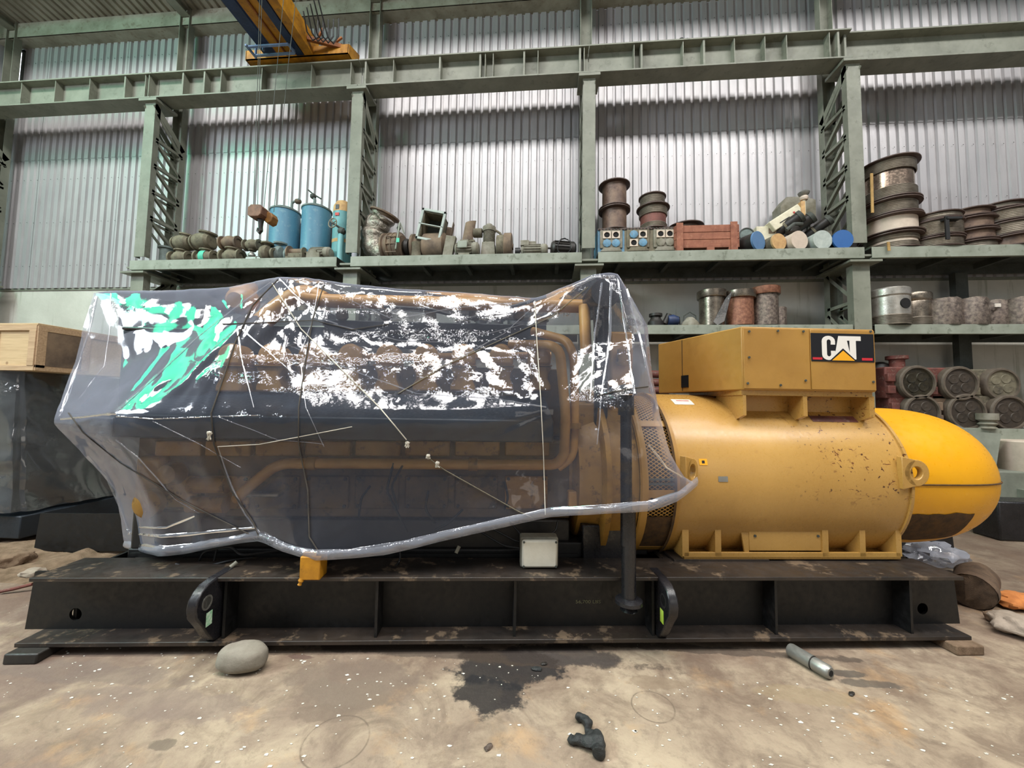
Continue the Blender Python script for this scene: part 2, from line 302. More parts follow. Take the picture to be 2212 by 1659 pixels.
# ---------------------------------------------------------------- mesh builder
def basis(ax):
    a = Vector(ax).normalized(); h = Vector((0, 0, 1)) if abs(a.z) < .9 else Vector((0, 1, 0))
    x = h.cross(a).normalized(); y = a.cross(x); return x, y, a
class MB:
    def __init__(s): s.v = []; s.f = []
    def add(s, vs, fs):
        n = len(s.v); s.v += [tuple(v) for v in vs]; s.f += [tuple(n+i for i in f) for f in fs]; return s
    def box(s, x0, x1, y0, y1, z0, z1):
        vs = [(x, y, z) for z in (z0, z1) for y in (y0, y1) for x in (x0, x1)]
        return s.add(vs, [(0, 2, 3, 1), (4, 5, 7, 6), (0, 1, 5, 4), (2, 6, 7, 3), (0, 4, 6, 2), (1, 3, 7, 5)])
    def cbox(s, c, sx, sy, sz, rot=None):
        vs = [Vector((x, y, z)) for z in (-sz/2, sz/2) for y in (-sy/2, sy/2) for x in (-sx/2, sx/2)]
        if rot is not None: vs = [rot@v for v in vs]
        vs = [v+Vector(c) for v in vs]
        return s.add(vs, [(0, 2, 3, 1), (4, 5, 7, 6), (0, 1, 5, 4), (2, 6, 7, 3), (0, 4, 6, 2), (1, 3, 7, 5)])
    def bar(s, a, b, w, h, upv=(0, 1, 0)):      # rectangular bar; h measured along upv
        a = Vector(a); b = Vector(b); d = (b-a).normalized(); u = Vector(upv); u = (u-d*u.dot(d)).normalized(); n = d.cross(u)
        vs = [p+n*i*w/2+u*j*h/2 for p in (a, b) for (i, j) in ((-1, -1), (1, -1), (1, 1), (-1, 1))]
        return s.add(vs, [(0, 1, 2, 3), (7, 6, 5, 4), (0, 4, 5, 1), (1, 5, 6, 2), (2, 6, 7, 3), (3, 7, 4, 0)])
    def lathe(s, prof, o=(0, 0, 0), ax=(0, 0, 1), seg=28, cap=True, sq=1.0):
        x, y, a = basis(ax); o = Vector(o); n0 = len(prof); vs = []
        for r, h in prof:
            for i in range(seg):
                t_ = 2*pi*i/seg; vs.append(o+a*h+(x*cos(t_)+y*sin(t_)*sq)*r)
        fs = []
        for j in range(n0-1):
            for i in range(seg):
                k = (i+1) % seg; fs.append((j*seg+i, j*seg+k, (j+1)*seg+k, (j+1)*seg+i))
        if cap:
            if prof[0][0] > 1e-5: fs.append(tuple(range(seg-1, -1, -1)))
            if prof[-1][0] > 1e-5: fs.append(tuple((n0-1)*seg+i for i in range(seg)))
        return s.add(vs, fs)
    def cyl(s, r, a, b, seg=20):
        a = Vector(a); b = Vector(b); return s.lathe([(r, 0), (r, (b-a).length)], a, b-a, seg)
    def tube(s, pts, r, seg=8, rs=None):
        pts = [Vector(p) for p in pts]; vs = []; pu = None
        for i, p in enumerate(pts):
            d = (pts[min(i+1, len(pts)-1)]-pts[max(i-1, 0)]).normalized()
            if pu is None: x, y, _ = basis(d)
            else:
                x = (pu-d*pu.dot(d)).normalized(); y = d.cross(x)
            pu = x; rr = rs[i] if rs else r
            for k in range(seg): t_ = 2*pi*k/seg; vs.append(p+(x*cos(t_)+y*sin(t_))*rr)
        fs = [(j*seg+i, j*seg+(i+1) % seg, (j+1)*seg+(i+1) % seg, (j+1)*seg+i) for j in range(len(pts)-1) for i in range(seg)]
        fs += [tuple(range(seg-1, -1, -1)), tuple((len(pts)-1)*seg+i for i in range(seg))]
        return s.add(vs, fs)
    def prism(s, poly, y0, y1, plane='xz'):
        n = len(poly)
        mk = {'xz': lambda p, d: (p[0], d, p[1]), 'xy': lambda p, d: (p[0], p[1], d), 'yz': lambda p, d: (d, p[0], p[1])}[plane]
        vs = [mk(p, y0) for p in poly]+[mk(p, y1) for p in poly]
        fs = [tuple(range(n)), tuple(range(2*n-1, n-1, -1))]+[(i, i+n, (i+1) % n+n, (i+1) % n) for i in range(n)]
        return s.add(vs, fs)
    def ringplate(s, cx, cz, R, r, y0, y1, seg=24):
        vs = []
        for (rr, yy) in ((R, y0), (r, y0), (r, y1), (R, y1)):
            for i in range(seg): t_ = 2*pi*i/seg; vs.append((cx+rr*cos(t_), yy, cz+rr*sin(t_)))
        fs = [(j*seg+i, j*seg+(i+1) % seg, ((j+1) % 4)*seg+(i+1) % seg, ((j+1) % 4)*seg+i) for j in range(4) for i in range(seg)]
        return s.add(vs, fs)
    def plate_hole(s, x0, x1, z0, z1, cx, cz, r, y0, y1):   # rectangular cell with one round hole
        seg = 24; out = []
        for i in range(seg):
            t_ = 2*pi*i/seg+pi/4; c, d = cos(t_), sin(t_); k = 1/max(abs(c), abs(d))
            ex = c*k; ez = d*k
            out.append(((x1 if ex > 0 else x0)*abs(ex)+cx*(1-abs(ex)), (z1 if ez > 0 else z0)*abs(ez)+cz*(1-abs(ez))))
        vs = []
        for yy in (y0, y1):
            vs += [(p[0], yy, p[1]) for p in out]+[(cx+r*cos(2*pi*i/seg+pi/4), yy, cz+r*sin(2*pi*i/seg+pi/4)) for i in range(seg)]
        S = seg; fs = []
        for i in range(S):
            k = (i+1) % S
            fs += [(i, k, S+k, S+i), (2*S+i, 3*S+i, 3*S+k, 2*S+k), (S+i, S+k, 3*S+k, 3*S+i), (i, 2*S+i, 2*S+k, k)]
        return s.add(vs, fs)
    def mesh(s, name, m, ang=35, fix=True):
        me = bpy.data.meshes.new(name); me.from_pydata(s.v, [], s.f)
        if fix:
            import bmesh
            b = bmesh.new(); b.from_mesh(me); bmesh.ops.recalc_face_normals(b, faces=b.faces); b.to_mesh(me); b.free()
        if m: me.materials.append(m)
        me.polygons.foreach_set('use_smooth', [True]*len(me.polygons)); me.set_sharp_from_angle(angle=radians(ang)); return me
    def build(s, name, m, parent=None, bevel=0, loc=None, rot=None, label=None):
        o = bpy.data.objects.new(name, s.mesh(name, M[m] if isinstance(m, str) else m)); COL.objects.link(o)
        if parent is not None: o.parent = parent
        if loc is not None: o.location = loc
        if rot is not None: o.rotation_euler = rot
        if label: o['label'] = label
        if bevel:
            md = o.modifiers.new('bevel', 'BEVEL'); md.width = bevel; md.segments = 2; md.limit_method = 'ANGLE'; md.angle_limit = radians(50)
        return o
def tag(o, label=None, cat=None, group=None, kind=None):
    if label: o['label'] = label
    if cat: o['category'] = cat
    if group: o['group'] = group
    if kind: o['kind'] = kind
    return o
def thing(name, label, cat, loc=(0, 0, 0), rot=(0, 0, 0), group=None, kind=None):
    o = bpy.data.objects.new(name, None); COL.objects.link(o); o.location = loc; o.rotation_euler = rot; o.empty_display_size = .1
    return tag(o, label, cat, group, kind)
def inst(me, name, parent, loc=(0, 0, 0), rot=(0, 0, 0), sc=None):
    o = bpy.data.objects.new(name, me); COL.objects.link(o); o.parent = parent; o.location = loc; o.rotation_euler = rot
    if sc: o.scale = sc
    return o
def kids(o): return [c for c in COL.objects if c.parent == o]
def dup(o, loc, rot=None, label=None, scale=None, parent=None):
    c = o.copy(); COL.objects.link(c)
    if parent is not None: c.parent = parent
    else:
        c.location = loc
        if rot is not None: c.rotation_euler = rot
        if label: c['label'] = label
        if scale: c.scale = scale
    for k in kids(o): dup(k, None, parent=c)
    return c
def arc(c, r, a0, a1, n, plane='xz'):
    out = []
    for i in range(n+1):
        a = a0+(a1-a0)*i/n
        out.append(Vector((c[0]+r*cos(a), c[1], c[2]+r*sin(a))) if plane == 'xz' else Vector((c[0]+r*cos(a), c[1]+r*sin(a), c[2])))
    return out
def bend(pts, rad=.08, n=6):
    pts = [Vector(p) for p in pts]; out = [pts[0]]
    for i in range(1, len(pts)-1):
        a, b, c = pts[i-1], pts[i], pts[i+1]; r = min(rad, (b-a).length*.45, (c-b).length*.45)
        p = b+(a-b).normalized()*r; q = b+(c-b).normalized()*r
        for k in range(n+1):
            t_ = k/n; out.append(p*(1-t_)**2+b*2*t_*(1-t_)+q*t_*t_)
    return out+[pts[-1]]
# ================================================================ STRUCTURE
YF = 6.0       # front face of the column line
YR = 6.62      # rear legs
YW = 6.83      # wall
ZS = 3.68      # top of the plastered part of the wall
ZT = 8.85
fl = MB(); nx, ny = 60, 30
vs = [(-12.5+24.5*i/nx, -6+13.2*j/ny, 0) for j in range(ny+1) for i in range(nx+1)]
fl.add(vs, [(j*(nx+1)+i, j*(nx+1)+i+1, (j+1)*(nx+1)+i+1, (j+1)*(nx+1)+i) for j in range(ny) for i in range(nx)])
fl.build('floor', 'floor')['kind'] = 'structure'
wb = thing('wall_back', None, None, (0, YW, 0), kind='structure')
MB().box(-11.4, 9.6, 0, .25, 0, ZS).build('plaster_wall', 'plaster', wb)
MB().box(-11.4, 9.6, -.02, .02, ZS-.02, ZS+.03).build('ledge', 'steel_green', wb)
def sheet_mb(pitch, n, length, depth, thick=0):
    m = MB(); xs = []
    for k in range(n): xs += [(k*pitch, 0), (k*pitch+pitch*.58, 0), (k*pitch+pitch*.68, depth), (k*pitch+pitch*.90, depth)]
    xs.append((n*pitch, 0)); xs.append((n*pitch+pitch*.3, 0))
    N = len(xs); vs = [(x, y, 0) for x, y in xs]+[(x, y, length) for x, y in xs]+[(x, y+.004, 0) for x, y in xs]+[(x, y+.004, length) for x, y in xs]
    fs = [(i, i+1, N+i+1, N+i) for i in range(N-1)]+[(2*N+i, 3*N+i, 3*N+i+1, 2*N+i+1) for i in range(N-1)]
    return m.add(vs, fs)
PIT = .152; SW = PIT*6
sh_lo = sheet_mb(PIT, 6, 2.75, .035).mesh('sheet_lower', M['cladding'], 20, False)
sh_hi = sheet_mb(PIT, 6, ZT-ZS-2.70, .035).mesh('sheet_upper', M['cladding'], 20, False)
for i in range(23):
    x = -11.38+i*SW
    inst(sh_lo, 'cladding_sheet', wb, (x, -.045+(.004 if i % 2 else 0), ZS+.02))
    inst(sh_hi, 'cladding_sheet', wb, (x, -.052+(.004 if i % 2 else 0), ZS+2.70))
sc_ = MB()
for z in (4.15, 5.05, 5.95, 7.6, 8.5):
    for k in range(138): sc_.lathe([(.0055, 0), (.0055, .006)], (-11.35+k*PIT+.03, -.058, z+random.uniform(-.01, .01)), (0, -1, 0), 6)
s_ = sc_.build('screws', 'steel_dark', wb); s_['kind'] = 'stuff'
# purlin rails that the sheets are screwed to stand behind; eave girder along the top
eg = thing('trim_1', None, None, (0, 6.54, ZT), kind='structure')
MB().box(-11.4, 9.6, 0, .27, 0, .02).build('soffit', 'girder_concrete', eg)
MB().box(-11.4, 9.6, -.005, .015, 0, .30).build('fascia', 'girder_concrete', eg)
wl = thing('wall_left', None, None, (-11.4, 0, 0), kind='structure')
MB().box(-.2, 0, -2, YW+.2, 0, 1.2).build('plaster_wall', 'plaster', wl)
MB().box(-.2, 0, -2, YW+.2, 1.2, 9.2).build('cladding_wall', 'cladding', wl)
wn = thing('window_1', None, None, (-11.08, YW-.06, 7.75), kind='structure')
MB().box(-.07, .07, -.006, 0, 0, 1.0).build('pane', 'glow', wn)
for a, b, c, d in ((-.11, -.07, -.03, 1.03), (.07, .11, -.03, 1.03), (-.11, .11, 1.0, 1.04), (-.11, .11, -.04, 0)):
    MB().box(a, b, -.03, .0, c, d).build('window_frame', 'steel_dark', wn)
ce = thing('ceiling', None, None, (0, 6.62, ZT+.24), (radians(0), 0, 0), kind='structure')
rs_ = sheet_mb(PIT, 6, 1.5, .035).mesh('roof_sheet', M['roofing'], 20, False)
for i in range(23): inst(rs_, 'roof_sheet', ce, (-11.38+i*SW, 0, .05+(.004 if i % 2 else 0)), (radians(90-5), 0, 0))
for k, yy in enumerate((.0, -.7, -1.4)):
    MB().box(-11.3, 9.5, yy-.03, yy+.03, -.05-yy*.087, .04-yy*.087).build('purlin', 'steel_green', ce)
tag(MB().tube(bend([(-11.15, 4.2, 9.1), (-11.15, 5.7, 8.9), (-11.15, 6.0, 8.75), (-11.15, 6.3, 8.72)], .3), .045, 10).build('drain_pipe', 'white_label'), 'white pipe running under the roof in the upper left corner', 'pipe')

# ---------------------------------------------------------------- crane runway girders (one per bay)
CX = [-10.93, -7.09, -3.23, .667, 4.655, 8.7]
ZB, ZTOP = 6.885, 7.36
def girder(i, xa, xb, label, y0, stiff, plain=False):
    t = thing('runway_girder', label, 'steel beam', ((xa+xb)/2, y0, ZB), group='crane runway girders')
    L = (xb-xa)/2-.006; H = ZTOP-ZB
    MB().box(-L, L, 0, .30, 0, .022).build('bottom_flange', 'steel_green', t)
    MB().box(-L, L, 0, .30, H-.022, H).build('top_flange', 'steel_green', t)
    MB().box(-L, L, .143, .157, .022, H-.022).build('web', 'steel_green', t)
    if not plain: MB().box(-L, L, .10, .20, H, H+.035).build('rail', 'steel_dark', t)
    for x in stiff:
        w = .012 if random.random() < .6 else .03
        MB().box(x-w/2-(xa+xb)/2, x+w/2-(xa+xb)/2, .02, .143, .022, H-.022).build('stiffener', 'steel_green', t)
    return t
def sx_(pxs, y=150): return [P(p, y, YF).x for p in pxs]
girder(0, -11.38, CX[0], 'short end of the runway girder in the dark left corner', YF-.02, [])
girder(1, CX[0], CX[1], 'grey green runway girder over the empty corrugated bay at far left', YF-.02, sx_([45, 118, 192, 268, 312], 200))
girder(2, CX[1], CX[2], 'grey green runway girder over the blue tanks, crane truck resting on it', YF-.02, sx_([322, 395, 441, 477, 565, 672, 757], 170))
girder(3, CX[2], CX[3], 'grey green runway girder over the foil elbow and volute casing', YF-.02, sx_([790, 850, 950, 1037, 1048, 1065, 1132, 1162, 1253], 140))
girder(4, CX[3], CX[4], 'grey green runway girder over the wooden crate, dark cloth on top', YF-.02, sx_([1262, 1370, 1386, 1476, 1521, 1587, 1653, 1700, 1793, 1812], 110))
girder(5, CX[4], 9.6, 'plain runway girder at far right without stiffeners', YF+.04, sx_([1833], 100), True)
MB_ = MB()
for (px, py, r) in ((1455, 76, .03), (1470, 73, .045), (1482, 74, .035), (1445, 78, .02), (1476, 70, .03)):
    p = P(px, py, YF+.05); MB_.lathe([(0, -r*.6), (r, -r*.3), (r*1.2, 0), (r*.6, r*.5), (0, r*.6)], (p.x, p.y, ZTOP+.03), (random.uniform(-.3, .3), .1, 1), 10)
tag(MB_.build('dark_cloth', 'rag'), 'small dark crumpled cloth lying on top of the runway girder', 'cloth')

# ---------------------------------------------------------------- laced columns
def column(cx, label):
    t = thing('laced_column', label, 'steel column', (cx, YF, 0), group='laced steel columns carrying the runway')
    D = YR-YF; w = .20
    def H(mb, x0, x1, y, z0, z1, sgn):           # wide-flange leg: flange to the outside, web behind
        mb.box(x0, x1, y, y+.014*sgn if sgn > 0 else y-.014*sgn, z0, z1)
    leg = MB().box(-w/2, w/2, 0, .012, 3.98, 6.80).box(-w/2, -w/2+.008, .012, .10, 3.98, 6.80).box(w/2-.008, w/2, .012, .10, 3.98, 6.80)
    leg.build('front_leg', 'steel_green', t)
    MB().box(-.12, .12, .0, .012, 0, 3.66).box(-.12, -.112, .012, .12, 0, 3.66).box(.112, .12, .012, .12, 0, 3.66).build('lower_front_leg', 'steel_green', t)
    MB().box(-w/2, w/2, D-.012, D, 0, 9.6).box(-w/2, -w/2+.008, D-.12, D-.012, 0, 9.6).box(w/2-.008, w/2, D-.12, D-.012, 0, 9.6).build('rear_leg', 'steel_green', t)
    MB().box(-.17, .17, -.06, .34, 6.80, 6.845).build('cap_plate', 'steel_green', t)
    MB().box(-.13, .13, -.02, .30, 6.845, 6.882).build('bearing_plate', 'steel_dark', t)
    MB().box(-.22, .22, -.10, D, 3.66, 3.69).build('splice_plate', 'steel_green', t)
    MB().box(-.16, .16, -.05, D, 3.755, 3.785).build('splice_plate', 'steel_green', t)
    # inclined head member from the front cap down to the rear leg
    for s in (-1, 1):
        x = s*(w/2-.004)
        MB().bar((x, .0, 6.76), (x, D-.05, 6.25), .10, .008, (1, 0, 0)).build('head_brace', 'steel_green', t)
        MB().bar((x, .05, 6.62), (x, D-.06, 6.10), .05, .008, (1, 0, 0)).build('lacing_bar', 'steel_green', t)
        z = 6.16
        bars = []
        while z > 4.35:
            bars.append(((x, .05, z+.0), (x, D-.06, z-.02))); bars.append(((x, .06, z-.04), (x, D-.08, z-.44))); z -= .48
        for z2 in (3.1, 2.45, 1.8, 1.15, .5): bars.append(((x, .05, z2), (x, D-.06, z2))); bars.append(((x, .05, z2+.05), (x, D-.06, z2+.55)))
        for a, b in bars: MB().bar(a, b, .05, .008, (1, 0, 0)).bar((a[0]-s*.02, a[1], a[2]-.022), (b[0]-s*.02, b[1], b[2]-.022), .008, .05, (1, 0, 0)).build('lacing_bar', 'steel_green', t)
    # rafter stub under the roof
    MB().box(-.09, .09, -1.6, D-.1, 9.0, 9.02).box(-.006, .006, -1.6, D-.1, 9.02, 9.4).box(-.09, .09, -1.6, D-.1, 9.4, 9.42).build('rafter', 'steel_green', t)
    return t
for cx, lb in zip(CX, ['laced steel column in the dark left corner of the hall', 'laced steel column left of the blue tanks', 'laced steel column between the teal cylinder and the foil elbow', 'laced steel column seen head on above the chimney end of the plastic sheet',
                       'laced steel column between the coloured capped tubes and the tall spool stack', 'laced steel column beyond the right edge of the photo']):
    column(cx, lb)

# ---------------------------------------------------------------- shelves
def shelf(xa, xb, ztop, h, label, y0=YF-.07, depth=.78, posts=True, joist=True):
    t = thing('steel_shelf', label, 'shelf', ((xa+xb)/2, y0, ztop), group='steel shelves between the columns'); L = (xb-xa)/2
    MB().box(-L, L, 0, .012, -h, 0).box(-L, L, .012, .05, -h, -h+.012).build('edge_channel', 'shelf_paint', t, bevel=.003)
    MB().box(-L, L, .012, depth, -.012, 0).build('deck', 'steel_dark', t)
    MB().box(-L, L, depth-.05, depth, -h, -.012).build('rear_channel', 'steel_dark', t)
    n = max(2, int((xb-xa)/.75)) if joist else 0
    for k in range(n):
        x = -L+(k+.5)*2*L/n; MB().box(x-.03, x+.03, .05, depth-.05, -.10, -.012).build('joist', 'steel_dark', t)
    return t
Z1 = 3.885; Z2 = 2.745; Z3 = 1.265
e1 = [(P(280, 566, YF-.07).x, P(727, 559, YF-.07).x), (P(757, 557, YF-.07).x, P(1257, 551, YF-.07).x), (P(1292, 550, YF-.07).x, P(1868, 545, YF-.07).x), (P(1884, 545, YF-.07).x, 9.0)]
for (a, b), lb in zip(e1, ['upper shelf carrying the valves, pumps and blue tanks', 'upper shelf carrying the foil elbow, casing and compressor', 'upper shelf carrying the valve blocks, crate and capped tubes', 'upper shelf carrying the wire spool stacks at far right']):
    shelf(a, b, Z1, .165, lb)
for (a, b), lb in zip([(-6.95, -3.38), (-3.1, .55), (.8, 4.5), (4.8, 9.0)], ['middle shelf seen through the left part of the plastic sheet', 'middle shelf behind the plastic sheet under the compressor', 'middle shelf carrying the three wrapped liners', 'middle shelf carrying the silver pistons']):
    shelf(a, b, Z2, .14, lb, y0=YF-.02, depth=.72)
shelf(4.8, 9.0, Z3, .15, 'lower shelf carrying the round faced cylinder heads', y0=YF-.05, depth=.75)
shelf(.8, 4.5, Z3, .15, 'lower shelf hidden behind the yellow generator', y0=YF-.05, depth=.75)
# dark intermediate post seen between the right shelves
tag(MB().box(-.09, .09, 0, .10, 0, 3.70).build('shelf_post', 'steel_dark', loc=(P(2095, 750, 6.5).x, 6.56, 0)), 'dark square post behind the pistons and cylinder heads', 'post')
# ================================================================ SHELF THINGS
def shx(px, Y=6.2): return P(px, 540, Y).x
def put(t, px, Y, z=Z1): t.location = (shx(px, Y), Y, z); return t
def flange(mb, o, ax, r, th=.02, bore=.6):
    mb.lathe([(r*bore*.98, th*.3), (r*bore, th), (r, th), (r, 0), (r*bore, 0), (r*bore, -.02)], o, ax, 22, False); mb.lathe([(0, th*.3), (r*bore, th*.3)], o, ax, 22, False)
def valve(label, px, z, s=1.0, Y=6.2, mat='khaki', rot=0, up=True, group='dusty cast valves'):
    t = thing('cast_valve', label, 'valve', (shx(px, Y), Y, z), (0, 0, rot), group)
    MB().lathe([(0, -.155*s), (.075*s, -.15*s), (.09*s, -.10*s), (.118*s, -.06*s), (.13*s, 0), (.118*s, .06*s), (.09*s, .10*s), (.075*s, .15*s), (0, .155*s)], (0, 0, .13*s), (1, 0, 0), 20).build('body', mat, t)
    for sd in (-1, 1):
        m = MB(); flange(m, (sd*.14*s, 0, .13*s), (sd, 0, 0), .125*s, .03*s); m.build('flange', mat, t)
    if up:
        MB().lathe([(.09*s, .18*s), (.085*s, .25*s), (.115*s, .255*s), (.115*s, .275*s), (.03*s, .29*s)], (0, 0, 0), (0, 0, 1), 18).build('bonnet', mat, t)
    MB().lathe([(.07*s, 0), (.08*s, .02*s), (.06*s, .06*s)], (0, 0, 0), (0, 0, 1), 16).build('foot', mat, t)
    return t
def chamber(label, px, z, s=1, Y=6.2, mat='khaki'):
    t = thing('valve_chest', label, 'valve', (shx(px, Y), Y, z), (0, 0, random.uniform(-.2, .2)), 'dusty valve chests in the top row')
    MB().lathe([(.09*s, -.13*s), (.13*s, -.11*s), (.145*s, 0), (.135*s, .11*s), (.10*s, .15*s)], (0, 0, .15*s), (1, .1, 0), 20).build('body', mat, t)
    m = MB(); flange(m, (-.14*s, 0, .15*s), (-1, 0, 0), .13*s, .03*s); m.build('flange', mat, t)
    MB().lathe([(.08*s, .2*s), (.07*s, .26*s)], (0.05*s, 0, 0), (.1, 0, 1), 16).build('neck', mat, t)
    m = MB(); flange(m, (.075*s, 0, .27*s), (.15, 0, 1), .125*s, .025*s, .8); m.build('top_flange', mat, t)
    return t
valve('khaki valve at the left end of the lower row, leftmost of all', 393, Z1, 1.0, mat='khaki')
v = valve('khaki valve in the lower row with a mint green painted patch', 447, Z1, 1.0, mat='khaki')
MB().lathe([(.128, -.05), (.134, 0), (.128, .05)], (0, 0, .13), (1, 0, 0), 20, False).build('paint_patch', 'turquoise', v, label='mint green painted patch')
valve('khaki valve third in the lower row, its open flange facing right', 503, Z1, 1.05)
chamber('khaki valve chest with round lid, leftmost of the top row', 397, Z1+.26, 1.0)
chamber('khaki valve chest with the widest tilted lid, above the mint patch', 440, Z1+.26, 1.1)
valve('sandy valve in the top row, right of the wide tilted lid', 497, Z1+.27, .95, mat='brown_iron', up=False)
valve('small valve in the top row, just left of the hook shadow', 545, Z1+.24, .8, up=False)
b = thing('steel_bucket', 'grey steel drum with rim beside the left laced column', 'drum', (shx(360, 6.35), 6.35, Z1))
MB().lathe([(.10, 0), (.10, .36)], seg=24).build('drum_body', 'dusty_lid', b); MB().lathe([(.11, .36), (.125, .37), (.125, .40), (.09, .41)], seg=24).build('rim', 'dusty_lid', b)
t = thing('chrome_fitting', 'small shiny metal fitting wedged between valve and pump', 'fitting', (shx(547, 6.1), 6.1, Z1))
MB().cyl(.05, (-.09, 0, .05), (.09, 0, .05)).build('sleeve', 'steel_bright', t)
MB().lathe([(.03, 0), (.06, .02), (.055, .05), (.02, .09)], (-.02, 0, .09), (0, 0, 1), 14).build('boss', 'steel_bright', t)
MB().cyl(.035, (.09, 0, .06), (.16, 0, .06)).build('spigot', 'steel_bright', t)
def pump(label, px, Y, mat, s=1.0, rot=0):
    t = thing('centrifugal_pump', label, 'pump', (shx(px, Y), Y, Z1), (0, 0, rot), 'small centrifugal pumps')
    MB().lathe([(.05*s, -.08*s), (.13*s, -.06*s), (.15*s, 0), (.13*s, .05*s), (.06*s, .08*s)], (0, 0, .16*s), (1, 0, 0), 24).build('volute', mat, t)
    MB().lathe([(.05*s, .24*s), (.045*s, .33*s)], (0, 0, 0), (0, 0, 1), 16).build('outlet_neck', mat, t)
    m = MB(); flange(m, (0, 0, .33*s), (0, 0, 1), .10*s, .025*s); m.build('outlet_flange', mat, t)
    m = MB(); flange(m, (.12*s, 0, .15*s), (1, 0, 0), .11*s, .03*s); m.build('inlet_flange', mat, t)
    MB().box(-.05*s, .05*s, -.07*s, .07*s, 0, .04*s).build('foot', mat, t)
    return t
pump('khaki pump with outlet flange on top, left of the blue tanks', 577, 6.15, 'khaki')
pump('teal tinted pump with raised flange in front of left blue tank', 606, 6.3, 'dusty_lid', 1.15)
def motor(label, px, Y, mat='khaki', r=.09, L=.30, rot=0, box=True, z=Z1):
    t = thing('electric_motor', label, 'motor', (shx(px, Y), Y, z), (0, 0, rot), 'dusty electric motors')
    m = MB().cyl(r*.92, (-L/2, 0, r+.03), (L/2, 0, r+.03), 24)
    for k in range(16):
        a = 2*pi*k/16; m.bar((-L*.45, cos(a)*r*.97, r+.03+sin(a)*r*.97), (L*.45, cos(a)*r*.97, r+.03+sin(a)*r*.97), .012, .02, (0, cos(a), sin(a)))
    m.build('finned_body', mat, t)
    MB().lathe([(r, 0), (r*1.06, .01), (r*1.04, .07), (r*.8, .10), (.02, .105)], (L/2, 0, r+.03), (1, 0, 0), 24).build('fan_cover', mat, t)
    MB().lathe([(r, 0), (r*.8, .03), (.03, .04), (.015, .04), (.015, .09)], (-L/2, 0, r+.03), (-1, 0, 0), 20).build('end_bell', mat, t)
    if box: MB().box(-.06, .06, -.05, .05, 2*r+.01, 2*r+.07).build('terminal_box', mat, t, bevel=.006)
    for s in (-1, 1): MB().box(-L*.35, L*.35, s*r*.8-.02, s*r*.8+.02, 0, .05).build('foot', mat, t)
    return t
t = thing('bearing_bracket', 'dusty bearing housing on bracket coupling the teal pump to motor', 'pump part', (shx(643, 6.2), 6.2, Z1))
MB().box(-.15, .15, -.1, .1, 0, .15).build('bracket', 'khaki', t); MB().cyl(.06, (-.13, 0, .2), (.13, 0, .2)).build('housing', 'brown_iron', t)
MB().lathe([(.13, 0), (.13, .02)], (-.14, 0, .18), (1, 0, 0)).build('backplate', 'brown_iron', t); MB().lathe([(.10, 0), (.10, .02)], (.12, 0, .18), (1, 0, 0)).build('front_plate', 'khaki', t)
MB().cyl(.022, (.13, 0, .19), (.24, 0, .19)).build('shaft', 'khaki', t)
m_ = motor('grey motor with round fan cover in front of right blue tank', 690, 6.15, 'khaki_light', .11, .24, 0, False)
MB().box(-.13, .10, -.16, -.13, 0, .11).box(-.08, .04, -.16, -.13, .11, .15).build('mounting_plate', 'khaki_light', m_)
def tank(label, px, Y, r, h, mat, lid=True):
    t = thing('pressure_tank', label, 'tank', (shx(px, Y), Y, Z1), group='blue tanks on the left shelf')
    MB().lathe([(r*.9, 0), (r, .03), (r, h), (r*.98, h+.01)], seg=36).build('shell', mat, t)
    MB().lathe([(r*1.05, h-.01), (r*1.05, h+.015), (r*.98, h+.02)], seg=36).build('rim', 'dusty_lid', t)
    MB().lathe([(r*.97, h+.01), (r*.75, h+.06), (r*.4, h+.085), (0, h+.09)], seg=36).build('lid', 'dusty_lid', t)
    return t
t = tank('left blue tank with dusty domed lid', 613, 6.48, .245, 1.06, 'tank_blue')
MB().tube(bend([(.17, -.08, 1.09), (.17, -.08, 1.22), (.30, -.10, 1.23), (.33, -.12, 1.25)], .04), .022, 8).build('outlet_pipe', 'dusty_lid', t)
MB().lathe([(.03, 0), (.045, .02), (.045, .08), (.03, .1)], (.24, -.09, 1.225), (1, 0, 0), 12).build('outlet_valve', 'brown_iron', t)
t = tank('right blue tank with lever valve standing on its lid', 681, 6.48, .245, 1.08, 'tank_blue')
MB().tube([(-.02, -.05, 1.12), (-.02, -.05, 1.27), (-.05, -.06, 1.32)], .025, 10).build('riser_pipe', 'dusty_lid', t)
MB().lathe([(.02, -.05), (.045, -.03), (.045, .03), (.02, .05)], (-.05, -.06, 1.33), (1, 0, .3), 12).build('lever_valve', 'steel_dark', t)
MB().tube([(-.15, -.06, 1.45), (-.04, -.07, 1.36), (.11, -.07, 1.27)], .014, 6).build('lever', 'steel_dark', t)
t = thing('gas_cylinder', 'light teal cylinder with worn yellow top beside the second column', 'gas cylinder', (shx(738, 6.4), 6.4, Z1))
MB().lathe([(.15, 0), (.165, .03), (.165, .96)], seg=28).build('shell', 'tank_teal', t)
MB().lathe([(.166, .96), (.16, 1.08), (.12, 1.16), (.05, 1.2)], seg=28).build('shoulder', 'cap_tan', t)
MB().lathe([(.167, .40), (.167, .46)], seg=28).build('band', 'cap_tan', t)
MB().box(-.05, .01, -.17, -.16, .98, 1.06).build('black_label', 'decal_black', t); MB().box(-.05, .02, -.175, -.16, .86, .91).build('red_label', 'red_mark', t)
t = thing('handwheel_valve', 'grey handwheel valve in front of the teal cylinder', 'valve', (shx(727, 6.12), 6.15, Z1), group=None)
MB().lathe([(.055, 0), (.05, .04), (.05, .46), (.03, .5)], (.05, 0, 0), (0, 0, 1), 10).build('standpipe', 'tank_teal', t)
